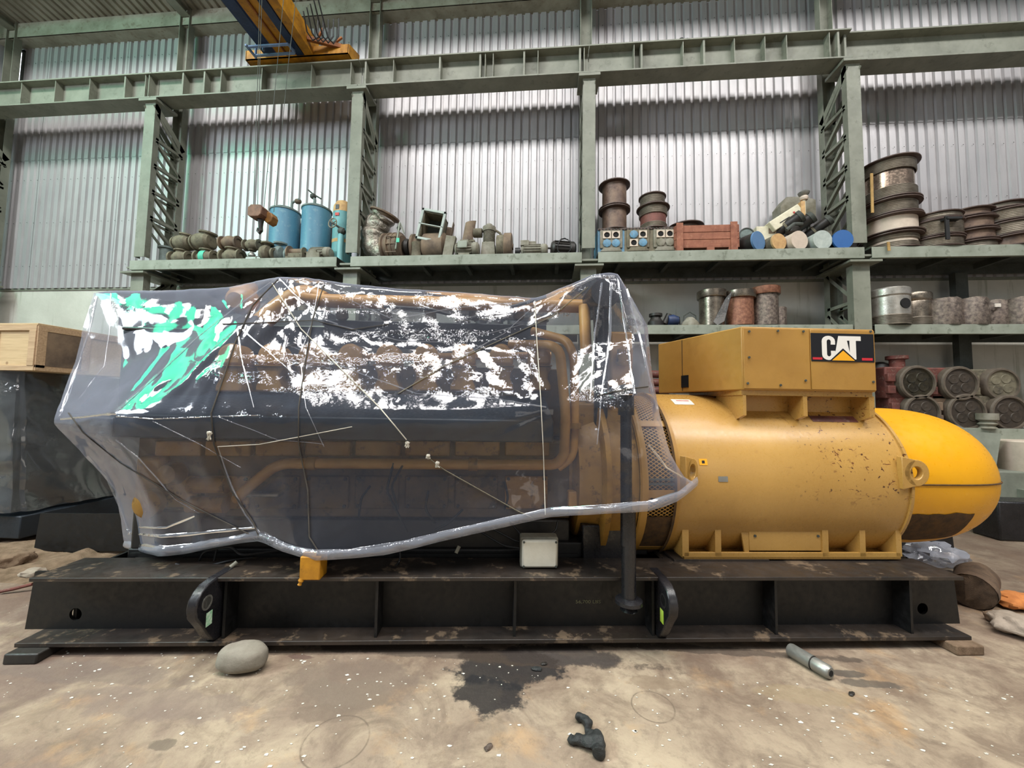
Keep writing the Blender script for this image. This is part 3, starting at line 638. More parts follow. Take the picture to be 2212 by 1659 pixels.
m = MB(); w_ = [(-.08+.07*cos(2*pi*k/20), -.05+.02*sin(2*pi*k/20), .66+.09*sin(2*pi*k/20)) for k in range(21)]; m.tube(w_, .010, 6)
for k in range(3): a = 2*pi*k/3+.4; m.tube([(-.08, -.05, .66), (-.08+.07*cos(a), -.05, .66+.09*sin(a))], .008, 5)
m.build('handwheel', 'khaki_light', t); MB().tube([(-.08, -.05, .66), (.02, 0, .60), (.1, 0, .57)], .02, 8).build('spindle', 'steel_dark', t)
MB().lathe([(.03, -.06), (.06, -.03), (.06, .03), (.03, .06)], (.06, 0, .53), (1, 0, -.3), 12).build('valve_body', 'steel_dark', t)
# ---- bay 2
t = thing('duct_elbow', 'large bent duct lagged with crinkled silver foil and rusty rim', 'duct', (shx(812, 6.3), 6.3, Z1))
pts = [(.20, 0, .17), (.08, 0, .20), (-.03, 0, .32), (-.06, 0, .5), (-.02, 0, .65), (.08, 0, .79), (.14, -.02, .86)]
pts = bend(pts, .1, 3); n = len(pts); m = MB().tube(pts, .2, 28, [.20+.015*sin(i*1.3) for i in range(n)])
m.v = [tuple(Vector(v)*(1+.03*noise.noise(Vector(v)*9))) for v in m.v]; m.v = [(v[0], v[1], max(v[2], .005)) for v in m.v]; m.build('lagged_duct', 'foil', t)
MB().lathe([(.20, 0), (.255, .01), (.255, .035), (.21, .04), (.19, -.04)], (.14, -.02, .85), (.35, -.06, .9), 32, False).build('rusty_rim', 'brown_iron', t)
t = thing('turbocharger_casing', 'brown ribbed turbine casing beside the foil lagged elbow', 'turbine casing', (shx(853, 6.22), 6.22, Z1))
MB().lathe([(.19, -.17), (.25, -.16), (.25, -.13), (.22, -.12), (.235, .0), (.23, .13), (.19, .17)], (0, 0, .25), (1, -.15, 0), 32).build('drum', 'brown_iron', t)
for k in (-.05, .03, .11): MB().lathe([(.24, 0), (.25, .005), (.25, .02), (.24, .025)], (k, 0, .25), (1, -.15, 0), 32).build('rib', 'brown_iron', t)
for zz_ in (.08, .22, .34): MB().box(-.06, .12, -.25, -.235, zz_, zz_+.014).build('cross_strap', 'brown_iron', t)
MB().lathe([(.0, 0), (.12, .0), (.15, .05), (.13, .10), (.02, .11)], (.18, 0, .25), (1, -.15, 0), 24).build('inlet_hub', 'oil_dark', t)
m = MB(); m.ringplate(.10, .545, .035, .022, -.12, -.10, 16); m.build('lifting_ring', 'steel_dark', t)
MB().bar((.12, -.26, .12), (.18, -.27, .56), .02, .03).bar((.18, -.27, .56), (.24, -.22, .40), .02, .02).build('green_bracket', 'shelf_paint', t)
MB().box(.14, .19, -.30, -.28, .22, .29).build('tag', 'turquoise', t, label='turquoise tag')
t = thing('volute_casing', 'round dusty casing with tall rectangular divided mouth', 'blower casing', (shx(932, 6.3), 6.3, Z1))
MB().lathe([(.20, -.33), (.25, -.31), (.25, -.27), (.21, -.25), (.21, -.12), (.25, -.09), (.25, .25), (.20, .28)], (0, 0, .26), (1, -.05, 0), 32).build('drum', 'brown_iron', t)
MB().lathe([(.10, 0), (.085, .03), (.075, .18), (.09, .28)], (-.20, -.18, 0), (0, 0, 1), 20).build('drain_stub', 'khaki', t)
R_ = Matrix.Rotation(radians(12), 3, 'Y')
m = MB(); c0 = Vector((.05, -.22, .56)); W_, H_ = .42, .53
for (cx, cz, sx, sz) in ((0, H_/2-.02, W_, .04), (0, -H_/2+.02, W_, .04), (-W_/2+.02, 0, .04, H_), (W_/2-.02, 0, .04, H_), (0, 0, W_, .018)):
    m.cbox(c0+R_@Vector((cx, 0, cz)), sx, .05, sz, R_)
m.build('mouth_frame', 'cap_grey', t, bevel=.004)
m = MB()
for (cx, cz, sx, sz) in ((0, H_/2-.05, W_-.08, .01), (0, -H_/2+.05, W_-.08, .01), (-W_/2+.05, 0, .01, H_-.08), (W_/2-.05, 0, .01, H_-.08)): m.cbox(c0+R_@Vector((cx, .15, cz)), sx, .28, sz, R_)
m.build('mouth_duct', 'khaki', t); MB().cbox(c0+Vector((0, .28, 0)), W_-.08, .02, H_-.08, R_).build('mouth_back', 'steel_dark', t)
t = thing('channel_offcut', 'rusty u shaped channel piece leaning behind the casing', 'channel', (shx(970, 6.4), 6.4, Z1))
MB().bar((-.12, 0, 0), (.0, .05, .70), .14, .01).bar((-.20, -.04, 0), (-.08, .01, .72), .01, .09).bar((-.05, -.04, 0), (.07, .01, .75), .01, .09).build('channel', 'brown_iron', t)
t = motor('small grey motor with square terminal cover by the leaning plate', 1005, 6.1, 'khaki_light', .115, .26)
MB().box(-.10, .06, -.15, -.125, .12, .24).build('square_cover', 'shelf_paint', t, bevel=.01)
t = thing('guard_plate', 'bent grey guard plate standing beside the volute casing', 'plate', (shx(968, 6.0), 6.02, Z1))
MB().prism([(-.10, 0), (.04, 0), (.10, .34), (-.04, .36)], -.01, .01).prism([(.04, 0), (.055, 0), (.115, .34), (.10, .34)], -.01, .09).build('plate', 'khaki_light', t)
t = thing('curved_cowl', 'curved rusty cowl plate standing on top of the grey motor', 'cowl', (shx(1010, 6.2), 6.2, Z1+.34))
m = MB(); vs = []
for j in range(2):
    for i in range(9): a = pi*(.15+.7*i/8); vs.append((-.10*cos(a)+.05*j, -.06*sin(a), .30*j+.0+(.03*i/8 if j else 0)))
m.add(vs+[(v[0], v[1]+.01, v[2]) for v in vs], [(i, i+1, 10+i, 9+i) for i in range(8)]+[(18+i, 27+i, 28+i, 19+i) for i in range(8)]+[(0, 9, 27, 18), (8, 26, 35, 17)]+[(9+i, 10+i, 28+i, 27+i) for i in range(8)]); m.build('cowl', 'brown_iron', t)
MB().box(-.12, .12, -.05, .07, -.03, 0).build('foot_strip', 'khaki', t)
t = thing('piston_compressor', 'dusty piston compressor with finned cylinder and disc wheel', 'compressor', (shx(1056, 6.2), 6.2, Z1))
MB().prism([(-.13, 0), (.13, 0), (.10, .28), (-.10, .28)], -.1, .1).build('crankcase', 'khaki_light', t, bevel=.01)
m = MB(); prof = []
for k in range(9): z = .28+k*.022; prof += [(.075, z), (.10, z+.004), (.10, z+.012), (.075, z+.016)]
m.lathe(prof, seg=24).build('finned_cylinder', 'khaki_light', t)
MB().lathe([(.11, .48), (.115, .50), (.11, .56), (.06, .58), (.05, .61)], seg=20).build('cylinder_head', 'khaki_light', t)
MB().cyl(.075, (-.26, 0, .47), (-.12, 0, .47)).build('air_filter', 'khaki', t)
MB().tube([(.09, 0, .52), (.18, 0, .46), (.22, 0, .40)], .02, 8).build('delivery_pipe', 'khaki', t)
MB().lathe([(.19, 0), (.2, .01), (.2, .19), (.19, .20)], (.14, 0, .21), (1, 0, 0), 28).build('drum_wheel', 'khaki', t)
t = thing('flat_pulley', 'flat brown disc wheel at the right of the compressor', 'pulley', (shx(1097, 6.2), 6.2, Z1))
MB().lathe([(.21, 0), (.22, .01), (.22, .12), (.21, .13), (.05, .13), (.05, .15)], (-.06, 0, .222), (1, 0, 0), 32).build('disc', 'brown_iron', t)
t = motor('squat greenish motor alone in the middle of the second shelf', 1150, 6.15, 'khaki_light', .10, .30)
MB().cyl(.07, (-.28, 0, .11), (-.2, 0, .11)).build('black_cap', 'cable_black', t); MB().box(-.19, -.05, -.1, .1, .18, .27).build('control_box', 'khaki_light', t, bevel=.01)
t = motor('dark motor tangled in cables next to the head-on column', 1212, 6.15, 'oil_dark', .12, .26, .2, False)
for k in range(7):
    a = k*.5; MB().tube([(.12*cos(a+i*.5)+.03, -.1+.03*sin(i), .15+.14*sin(a+i*.55)) for i in range(9)], .006, 5).build('cable', 'cable_black', t)
# ---- bay 3
def valve_block(label, px, cols, holes, mat, face):
    Y = 6.08; t = thing('valve_block', label, 'engine block part', (shx(px, Y), Y, Z1), group='cast valve blocks with round ports')
    w, h = .212, .44
    MB().box(-.212, .212, 0, .45, 0, h).build('casing', mat, t, bevel=.008)
    MB().box(-w+.005, w-.005, -.012, 0, 0, .03).box(-w+.005, w-.005, -.012, 0, h-.03, h).build('bolted_rim', 'spool_rim', t)
    MB().prism([(-.17, .05), (.16, .05), (.12, .11), (-.12, .11)], -.05, 0).build('sill', face, t)
    MB().box(-.175, .175, -.025, 0, .11, h-.035).build('face_plate', face, t, bevel=.01)
    m = MB()
    for zb in (.012, h-.016):
        for k in range(8): m.lathe([(.009, 0), (.009, .012)], (-w+.03+k*(2*w-.06)/7, -.012, zb), (0, -1, 0), 6)
    m.build('bolts', 'steel_dark', t)
    for i, (cx, cz) in enumerate(((-.07, .32), (.07, .32), (-.07, .185), (.07, .185))):
        if holes[i]:
            m = MB(); m.plate_hole(cx-.062, cx+.062, cz-.058, cz+.058, cx, cz, .045, -.04, -.025); m.build('port_plate', 'cap_beige', t)
            MB().lathe([(.045, 0), (.045, .001)], (cx, -.0262, cz), (0, 1, 0), 20).build('port', 'hole_black', t)
        else: MB().lathe([(.066, 0), (.066, .018), (.058, .022)], (cx, -.025, cz), (0, -1, 0), 8).build('cover', cols[i], t)
    return t
valve_block('valve block with light blue left side and lower covers, leftmost of three', 1320, [0, 0, 'block_blue', 'block_blue'], (1, 1, 0, 0), 'block_blue', 'khaki_light')
valve_block('valve block with diagonal blue covers, middle of three', 1378, ['block_blue', 0, 0, 'block_blue'], (0, 1, 1, 0), 'khaki', 'khaki')
valve_block('plain grey valve block with two open ports, rightmost of three', 1436, [0, 0, 'khaki_light', 'khaki_light'], (1, 1, 0, 0), 'khaki', 'khaki_light')
def spool(label, X, Y, z, r, h, rr, mat='spool_brown', wires=0, rot=(0, 0, 0), group='brown spools stacked on the valve blocks', rim='spool_rim', wmat='wire_grey', face=None):
    t = thing('wire_spool', label, 'spool', (X, Y, z), rot, group)
    for zc in (.0, h-.03):
        MB().lathe([(r*.9, zc), (rr*.93, zc), (rr, zc+.008), (rr, zc+.022), (rr*.93, zc+.03), (r*.9, zc+.03)], seg=36).build('rim', rim, t)
    MB().lathe([(r, .02), (r, h-.02)], seg=36).build('barrel', mat, t)
    MB().lathe([(0, h-.06), (r*.98, h-.06)], seg=36, cap=False).build('inner_plate', 'steel_dark', t)
    def wind(z0, z1, rw):
        prof = [(rw-.015, z0)]; k = int((z1-z0)/.022)
        for i in range(k): a = z0+(z1-z0)*i/k; b_ = z0+(z1-z0)*(i+1)/k; prof += [(rw-.006, a), (rw, (a+b_)/2), (rw-.006, b_)]
        MB().lathe(prof, seg=36, cap=False).build('wire_winding', wmat, t)
    if wires == 1: wind(.03, h-.03, r+.03)
    if wires == 2: wind(.03, .03+.28*(h-.06), r+.03); wind(h-.03-.28*(h-.06), h-.03, r+.03)
    if wires == 3: wind(h-.03-.35*(h-.06), h-.03, r+.02); wind(.03, .12, r+.015)
    return t
ZBK = Z1+.44
X = shx(1327, 6.3)
spool('tall plain brown spool standing directly on the left valve block', X, 6.3, ZBK, .195, .40, .255)
spool('plain brown spool on top of its stack, tallest point in its bay', X, 6.3, ZBK+.40, .195, .43, .255)
X = shx(1411, 6.3)
spool('reddish spool with silver wire turns, lower of the short stack', X, 6.3, ZBK, .20, .42, .26, 'spool_red', 3)
spool('small wire wound spool topping the reddish one', X-.01, 6.3, ZBK+.42, .165, .19, .215, 'wire_grey', 1)
spool('half hidden brown spool standing behind the wooden crate', shx(1480, 6.5), 6.49, Z1, .22, .62, .29, 'spool_brown', 0, (0, 0, 0))
# wooden crate
t = thing('wooden_crate', 'red brown wooden crate with upright battens on skids', 'crate', (shx(1527, 6.0), 5.98, Z1))
w, h = .47, .42
for k in range(3):
    MB().box(-w+.0, w, 0, .02, .075+k*.115, .075+k*.115+.108).build('front_board', 'red_wood', t, bevel=.003)
    MB().box(-w+.0, w, .20, .22, .075+k*.115, .075+k*.115+.108).build('back_board', 'red_wood', t)
    for s in (-1, 1): MB().box(s*w-.01, s*w+.01, .02, .20, .075+k*.115, .075+k*.115+.108).build('end_board', 'red_wood', t)
MB().box(-w, w, 0, .22, .06, .075).build('bottom', 'red_wood', t); MB().box(-w+.01, w-.01, .02, .20, .36, .385).build('contents', 'oil_dark', t)
for x in (-w+.06, w-.08): MB().box(x-.05, x+.05, -.02, 0, .0, h+.03).build('batten', 'red_wood', t, bevel=.003)
for x in (-w+.06, .05, w-.1): MB().box(x-.055, x+.055, .0, .21, 0, .06).build('skid_block', 'red_wood', t)
# capped tubes
def capped(label, px, r, cap, L=.75, rot=0, mat='khaki', z=0, Y=6.0, tilt=0):
    t = thing('capped_tube', label, 'tube', (shx(px, Y), Y-.02, Z1+r+z), (tilt, 0, rot), 'tubes lying with round caps facing out')
    MB().cyl(r*.97, (0, .02, 0), (0, L, 0), 28).build('barrel', mat, t); MB().lathe([(r, 0), (r, .03)], (0, 0, 0), (0, 1, 0), 28).build('end_cap', cap, t); return t
capped('tube with dull blue cap, leftmost of the capped tubes', 1638, .148, 'cap_blue', .72, .5, 'oil_dark')
capped('tube with tan board cap, second from left', 1682, .128, 'cap_tan', .7, .28, 'khaki')
capped('tube with beige cap, third from left', 1726, .145, 'cap_beige', .65, .25, 'cap_beige')
capped('tube with mottled grey cap, second from the right', 1776, .145, 'cap_grey', .65, .1, 'cap_grey')
capped('tube with bright blue cap beside the laced column', 1820, .145, 'cap_bright_blue', .58, 0, 'oil_dark')
# cream machine leaning on the tubes
t = thing('cream_machine', 'cream machine arm with slot and red mark lying tilted over tubes', 'machine', (P(1700, 480, 6.3).x, 6.25, P(1700, 480, 6.3).z))
Rm = Matrix.Rotation(radians(-33), 3, 'Y')
MB().cbox((-.08, 0, .02), .52, .16, .17, Rm).build('housing', 'cream', t, bevel=.012)
MB().cbox(Rm@Vector((-.05, -.083, -.02))+Vector((-.08, 0, .02)), .17, .006, .014, Rm).build('slot', 'decal_black', t)
MB().cbox(Rm@Vector((.13, -.083, .0))+Vector((-.08, 0, .02)), .025, .006, .03, Rm).build('red_mark', 'red_mark', t)
MB().cbox((.16, .0, .1), .06, .18, .33).build('end_face', 'cap_tan', t); MB().cyl(.022, (.20, -.05, -.02), (.20, -.05, .30), 12).build('post', 'cream', t)
MB().lathe([(.05, 0), (.06, .03), (.05, .06)], (.20, -.05, .30), (0, 0, 1), 16).build('collar', 'cap_beige', t)
MB().lathe([(.03, 0), (.07, .03), (.08, .06), (.06, .08)], (.20, -.05, .36), (0, 0, 1), 20).build('knob', 'steel_bright', t)
t = thing('grey_hopper', 'grey green hopper box behind the cream machine', 'hopper', (P(1718, 430, 6.5).x, 6.5, Z1))
MB().prism([(-.28, .66), (.26, .66), (.26, 1.0), (.10, 1.06), (-.18, 1.06), (-.28, .92)], -.08, .15).build('hopper_body', 'khaki_light', t)
for x in (-.22, .2): MB().box(x-.02, x+.02, 0, .04, 0, .68).build('leg', 'steel_dark', t)
t = thing('cream_control_box', 'small cream box with brown square window left of cream machine', 'box', (P(1652, 500, 6.3).x, 6.35, Z1))
MB().box(-.15, .15, -.1, .1, .27, .50).build('case', 'cream', t, bevel=.008); MB().box(.03, .12, -.108, -.1, .38, .46).build('window', 'brown_iron', t); MB().box(-.12, .12, -.05, .1, 0, .27).build('stand', 'steel_dark', t)
t = thing('lens_ring', 'round wire framed lens resting beside the dull blue capped tube', 'ring', (P(1613, 508, 6.2).x, 6.2, P(1613, 508, 6.2).z))
MB().ringplate(0, 0, .12, .105, -.01, .01).build('ring', 'steel_dark', t); MB().lathe([(.105, 0), (.105, .003)], (0, 0, 0), (0, 1, 0), 24).build('disc', 'dusty_lid', t); MB().box(-.02, .02, -.01, .02, -(P(1613, 508, 6.2).z-Z1), -.115).build('stand', 'steel_dark', t)
def cyl_arm(label, px, py, r, ang, L=.34):
    p = P(px, py, 6.12); t = thing('hydraulic_cylinder', label, 'cylinder', p, (0, 0, 0), 'dark hydraulic cylinders piled on the tubes')
    d = Vector((-cos(ang), .55, -sin(ang))).normalized()
    MB().cyl(r, (0, 0, 0), d*L, 20).build('barrel', 'oil_dark', t); MB().lathe([(r*1.12, 0), (r*1.12, .05), (r*.8, .06), (.02, .07)], d*.02, -d, 20).build('end_eye', 'steel_dark', t)
    MB().lathe([(r*1.1, 0), (r*1.1, .03)], d*(L*.6), d, 20).build('clamp', 'khaki', t); return t
cyl_arm('dark hydraulic cylinder with bright eye, upper left of three', 1728, 468, .085, .6)
cyl_arm('dark hydraulic cylinder with bright eye, upper middle of three', 1752, 470, .085, .65)
cyl_arm('dark hydraulic cylinder with bright eye, right and lowest of three', 1790, 476, .07, .65)
t = thing('cream_bracket', 'cream bracket with small plate under the dark hydraulic cylinders', 'bracket', (P(1760, 500, 6.3).x, 6.3, Z1))
MB().cbox((0, 0, .42), .26, .12, .09, Matrix.Rotation(radians(-35), 3, 'Y')).build('arm', 'cream', t, bevel=.01); MB().box(.06, .22, -.05, .05, .18, .40).build('plate', 'khaki_light', t); MB().box(-.05, .1, -.05, .05, 0, .38).build('stem', 'khaki', t)
t = thing('small_pump', 'small oily pump lying on the beige capped tube', 'pump', (P(1705, 515, 6.2).x, 6.2, Z1))
MB().lathe([(.03, 0), (.085, .03), (.10, .09), (.06, .15)], (0, -.05, .30), (.2, 0, 1), 14).build('bowl', 'oil_dark', t); MB().tube([(-.10, -.1, .36), (0, -.12, .44), (.14, -.08, .46)], .03, 8).build('arm', 'steel_dark', t); MB().cyl(.05, (0, 0, 0), (0, 0, .3), 12).build('stand', 'oil_dark', t)
# ---- bay 4 spools (px centre, list of (r, rr, h, mat, wires))
def stack(px, Y, items, grp, z=Z1):
    X = shx(px, Y)
    for (dx, r, rr, h, mat, wi, lb) in items:
        spool(lb, X+dx, Y, z, r, h, rr, mat, wi, (0, 0, 0), grp); z += h
X4 = 'wire spools on the right upper shelf'
stack(1924, 6.28, [(0, .30, .37, .26, 'cap_beige', 3, 'bottom spool with tan sheet, lowest of the tall strapped stack'), (0, .31, .385, .28, 'cap_beige', 0, 'beige wrapped spool second from bottom of the tall stack'),
                   (0, .29, .375, .24, 'wire_grey', 1, 'wire wound spool third from bottom of the tall strapped stack'), (0, .295, .375, .64, 'copper_sheen', 2, 'large shiny bare metal spool crowning the tall strapped stack')], X4)
for (px, py0, py1, lb) in ((1882, 375, 460, 'tan strap down the left side of the tall spool stack'), (1973, 372, 458, 'tan strap standing off the right side of the tall spool stack'), (1918, 523, 542, 'short tan strap at the foot of the tall spool stack')):
    a = P(px, py0, 5.90 if px < 1970 else 6.25); b = P(px+2, py1, 5.90 if px < 1970 else 6.25); a.y = b.y = 5.895 if px < 1970 else 6.25
    tag(MB().bar(a, b, .035, .012).build('wood_strap', 'band_tan'), lb, 'strap')
stack(2012, 6.25, [(0, .30, .35, .17, 'wire_grey', 1, 'dark rimmed spool at the bottom of the black wrapped stack'), (0.01, .30, .35, .26, 'wire_grey', 1, 'glossy wire spool in the middle of the black wrapped stack'), (0.03, .28, .33, .12, 'spool_brown', 1, 'thin spool on top with black plastic flap')], X4)
tag(MB().cbox((0, 0, 0), .05, .02, .34).cbox((.09, .03, .14), .2, .1, .03).build('plastic_flap', 'cable_black', loc=P(2046, 492, 5.86)), 'black plastic flap draped over the second spool stack', 'plastic flap')
stack(2090, 6.32, [(0, .27, .33, .14, 'wire_grey', 1, 'small spool at the bottom of the third stack'), (.0, .28, .33, .17, 'spool_brown', 0, 'plain brown spool low in the third stack'), (-.01, .28, .33, .19, 'spool_brown', 0, 'taller brown spool high in the third stack'), (-.03, .27, .32, .14, 'spool_brown', 0, 'flat brown spool on top of the third stack')], X4)
stack(2172, 6.28, [(.03, .36, .42, .18, 'spool_brown', 0, 'widest brown spool at the foot of the rightmost stack'), (.0, .33, .38, .21, 'wire_grey', 1, 'grey wire spool second in the rightmost stack'), (-.04, .31, .36, .20, 'wire_grey', 1, 'glinting wire spool third in the rightmost stack'), (-.1, .28, .32, .11, 'wire_grey', 0, 'small grey spool on top of the rightmost stack')], X4)
spool('spool cut off by the right edge of the photo', shx(2262, 6.3), 6.3, Z1, .3, .5, .37, 'spool_brown', 1, group=X4)
# ---- shelf 2
def s2x(px, Y=6.15): return P(px, 660, Y).x
def liner(label, px, r, h, mat, Y=6.2, collar=True, film=None):
    t = thing('cylinder_liner', label, 'cylinder liner', (s2x(px, Y), Y, Z2), group='wrapped cylinder liners on the middle shelf')
    if collar:
        MB().lathe([(r*.85, 0), (r, .02), (r, h-.12)], seg=30).build('barrel', mat, t)
        MB().lathe([(r*1.14, h-.12), (r*1.17, h-.11), (r*1.17, h-.01), (r*1.1, h), (r*.9, h), (r*.88, h-.1)], seg=30, cap=False).build('collar', film or mat, t)
        MB().lathe([(r*1.14, h-.12), (r*.98, h-.125)], seg=30, cap=False).build('collar_seat', mat, t)
    else: MB().lathe([(r*.9, 0), (r, .015), (r, h-.01), (r*.95, h), (r*.8, h), (r*.8, h-.1)], seg=30, cap=False).build('barrel', mat, t)
    return t
t = liner('machined liner with torn clear film, leftmost of three', 1537, .18, .58, 'liner_metal')
MB().prism([(.0, .0), (.10, .06), (.22, .52), (.13, .42), (-.06, .05)], -.20, -.19).build('torn_film', 'film_old', t)
liner('reddish brown film wrapped liner, middle of three', 1597, .195, .565, 'film_brown', film='liner_metal')
liner('dark film wrapped liner, tallest and rightmost of three', 1652, .18, .62, 'film_dark', film='film_brown')
liner('short brown sleeve half hidden behind the tallest liner', 1678, .13, .36, 'film_dark', 6.42, False)
t = thing('tin_lid', 'small dark round lidded pot left of the liners', 'pot', (s2x(1416), 6.15, Z2)); MB().lathe([(.12, 0), (.12, .08), (.08, .13), (.07, .17)], seg=20).build('pot', 'oil_dark', t); MB().lathe([(.10, .17), (.10, .21)], seg=20).build('lid', 'oil_dark', t)
t = thing('small_blue_pump', 'small blue grey pump on the shelf between pot and lantern shape', 'pump', (s2x(1450), 6.15, Z2))
MB().lathe([(.09, -.08), (.10, 0), (.07, .08)], (.02, 0, .10), (1, 0, 0), 16).build('body', 'blue_crane', t); MB().cyl(.05, (-.1, 0, .05), (-.03, 0, .2), 12).build('snout', 'oil_dark', t); MB().tube([(.05, 0, .15), (.12, 0, .16), (.13, 0, .03)], .01, 6).build('pipe', 'oil_dark', t)
t = thing('wire_handled_dome', 'small pale dome with wire handle left of the torn film liner', 'machine part', (s2x(1490), 6.15, Z2))
MB().lathe([(.14, 0), (.14, .03), (.12, .07), (.05, .15)], seg=20).build('dome', 'khaki_light', t); MB().tube([(-.10, 0, .06), (-.09, 0, .18), (0, 0, .24), (.09, 0, .18), (.10, 0, .06)], .01, 6).build('handle', 'steel_dark', t); MB().box(-.16, .16, -.12, .12, 0, .02).build('base', 'khaki', t)
def piston(label, px, r, h, Y, mat, hole):
    t = thing('piston', label, 'piston', (s2x(px, Y), Y, Z2), group='large pistons on the middle shelf')
    prof = [(r*.98, 0), (r, .02), (r, .03)]
    for k in range(5): z = .035+k*.022; prof += [(r, z), (r*1.03, z+.004), (r*1.03, z+.014), (r, z+.018)]
    MB().lathe(prof+[(r*.99, .15)], seg=36, cap=False).build('piston_rings', 'wire_grey', t)
    MB().lathe([(r*.99, .15), (r, h-.14), (r*.97, h-.13)], seg=36, cap=False).build('skirt', mat, t)
    MB().lathe([(r*.97, h-.13), (r*1.04, h-.11), (r*1.04, h-.02), (r*.98, h), (r*.8, h), (r*.8, h-.02), (0, h-.02)], seg=36).build('crown', mat, t)
    a = hole; c = Vector((r*sin(a), -r*cos(a), h*.54)); d = Vector((sin(a), -cos(a), 0))
    MB().lathe([(.075, -.10), (.075, .004)], c, d, 20).build('pin_hole', 'hole_black', t)
    return t
piston('bright silver piston with round pin hole, leftmost on the shelf', 1919, .24, .55, 6.15, 'piston_silver', .15)
piston('greyish piston right behind the bright silver one', 1973, .20, .52, 6.28, 'liner_metal', .9)
for px, lb in ((2035, 'dark film wrapped cylinder next to the grey piston'), (2093, 'film wrapped cylinder in front of the dark post'), (2142, 'film wrapped cylinder with small white label'), (2200, 'film wrapped cylinder at the right edge of the photo')):
    Y = 6.15 if px != 2142 else 6.3
    t = thing('wrapped_piston', lb, 'wrapped piston', (s2x(px, Y), Y, Z2), group='pistons wrapped in dark film')
    m = MB().lathe([(.19, 0), (.195, .03), (.195, .38), (.18, .40), (0, .39)], seg=32); m.v = [tuple(Vector(v)*(1+.03*noise.noise(Vector(v)*14+Vector((px, 0, 0))))) for v in m.v]; m.v = [(v[0], v[1], max(0, v[2])) for v in m.v]
    m.build('film_wrap', 'film_dark', t)
    if px == 2142: MB().box(-.17, -.09, -.202, -.19, .28, .33).build('label', 'white_label', t)
# parts over the top of the sheet, bay 2 and bay 1 on shelf 2
for px, r, h, nm, lb in ((1040, .09, .30, 'capped_pipe', 'dark capped pipe standing above the sheet edge, left'), (1072, .12, .36, 'valve_spindle', 'dark valve with shiny tip behind the sheet edge'), (1118, .16, .42, 'dark_pump', 'dark round pump behind the sheet top edge'), (1165, .12, .30, 'dark_pump', 'low dark pump right of the round one behind the sheet'), (1000, .10, .27, 'capped_pipe', 'low dark pot left of the capped pipe behind the sheet')):
    t = thing(nm, lb, 'machine part', (s2x(px, 6.1), 6.1, Z2))
    MB().lathe([(r, 0), (r, h*.5), (r*.6, h*.6), (r*.6, h*.9), (r*.9, h*.92), (r*.9, h), (.02, h+.01)], seg=18).build('body', 'oil_dark', t)
    MB().lathe([(r*1.3, h*.3), (r*1.3, h*.36)], seg=18).build('flange', 'khaki', t); MB().lathe([(.02, h), (.05, h+.03), (.05, h+.07), (.02, h+.08)], seg=12).build('tip', 'steel_bright', t)
for px, lb in ((470, 'row of dark crated parts seen through the sheet at left'), (640, 'dark crated parts seen through the sheet, right of the first')):
    t = thing('parts_bin', lb, 'bin', (s2x(px, 6.1), 6.1, Z2)); MB().box(-.5, .5, 0, .4, 0, .3).build('bin_body', 'oil_dark', t, bevel=.02)
    for k in range(5): MB().lathe([(.07, 0), (.08, .12), (.04, .16)], (-.4+k*.2, .2, .3), (0, 0, 1), 14).build('casting', 'khaki', t)
# ---- shelf 3 cylinder heads
def head(label, px, py, r, face, body, Y=6.0, tilt=0, z=None):
    p = P(px, py, Y); t = thing('engine_end_casting', label, 'cylinder head', (p.x, Y, p.z), (0, 0, tilt), 'round faced cylinder heads')
    MB().box(-r*1.55, r*.9, .1, .55, -r*1.0, r*1.0).build('casting', body, t, bevel=.02)
    MB().lathe([(r*1.06, .2), (r*1.06, .02), (r*1.0, 0), (r*.90, 0), (r*.88, .03)], (0, 0, 0), (0, 1, 0), 32, False).build('face_ring', 'head_rim', t)
    MB().lathe([(r*.89, .025), (0, .025)], (0, 0, 0), (0, 1, 0), 32, False).build('face', face, t)
    for a in (45, 135, 225, 315):
        a = radians(a+8); MB().lathe([(r*.30, .0245), (r*.27, .016), (r*.16, .022), (0, .014)], (r*.42*cos(a), 0, r*.42*sin(a)), (0, 1, 0), 20).build('valve', face, t)
    for k in range(2): MB().box(-r*1.6, -r*1.15, .04, .1, -r*.7+k*r*.75, -r*.2+k*r*.75).build('boss', body, t, bevel=.01)
    return t
head('cylinder head with glinting oily face, top row left', 1985, 826, .235, 'head_face', 'red_primer')
head('cylinder head with dull red casting, top row middle', 2077, 828, .235, 'head_dull', 'red_primer')
head('cylinder head with four pale valves, top row right', 2168, 830, .225, 'khaki', 'khaki', Y=6.05)
head('cylinder head half hidden by the yellow cowl, bottom row left', 1995, 890, .235, 'head_dull', 'red_primer')
head('dark cylinder head, bottom row middle', 2092, 890, .245, 'head_dull', 'brown_iron')
head('dark cylinder head at the right edge, bottom row', 2185, 892, .24, 'head_dull', 'khaki')
t = thing('red_sleeve', 'dark red sleeve standing on the top row of cylinder heads', 'sleeve', (P(1944, 785, 6.2).x, 6.25, P(1944, 800, 6.2).z))
MB().lathe([(.09, 0), (.09, .16), (.13, .17), (.13, .22)], seg=20).build('sleeve', 'red_primer', t)
t = thing('dark_casting', 'dark lump of casting behind the red sleeve', 'casting', (P(1908, 800, 6.35).x, 6.42, P(1908, 810, 6.3).z-.05))
MB().lathe([(.15, 0), (.18, .1), (.13, .22), (.05, .26)], seg=12).build('casting', 'oil_dark', t)
t = thing('pale_fitting', 'small pale fitting in front of the bottom row of heads', 'fitting', (P(2143, 905, 5.9).x, 5.96, Z3)); MB().lathe([(.10, 0), (.07, .03), (.10, .06), (.07, .09), (.11, .12), (.11, .21)], seg=20).build('fitting', 'khaki_light', t)
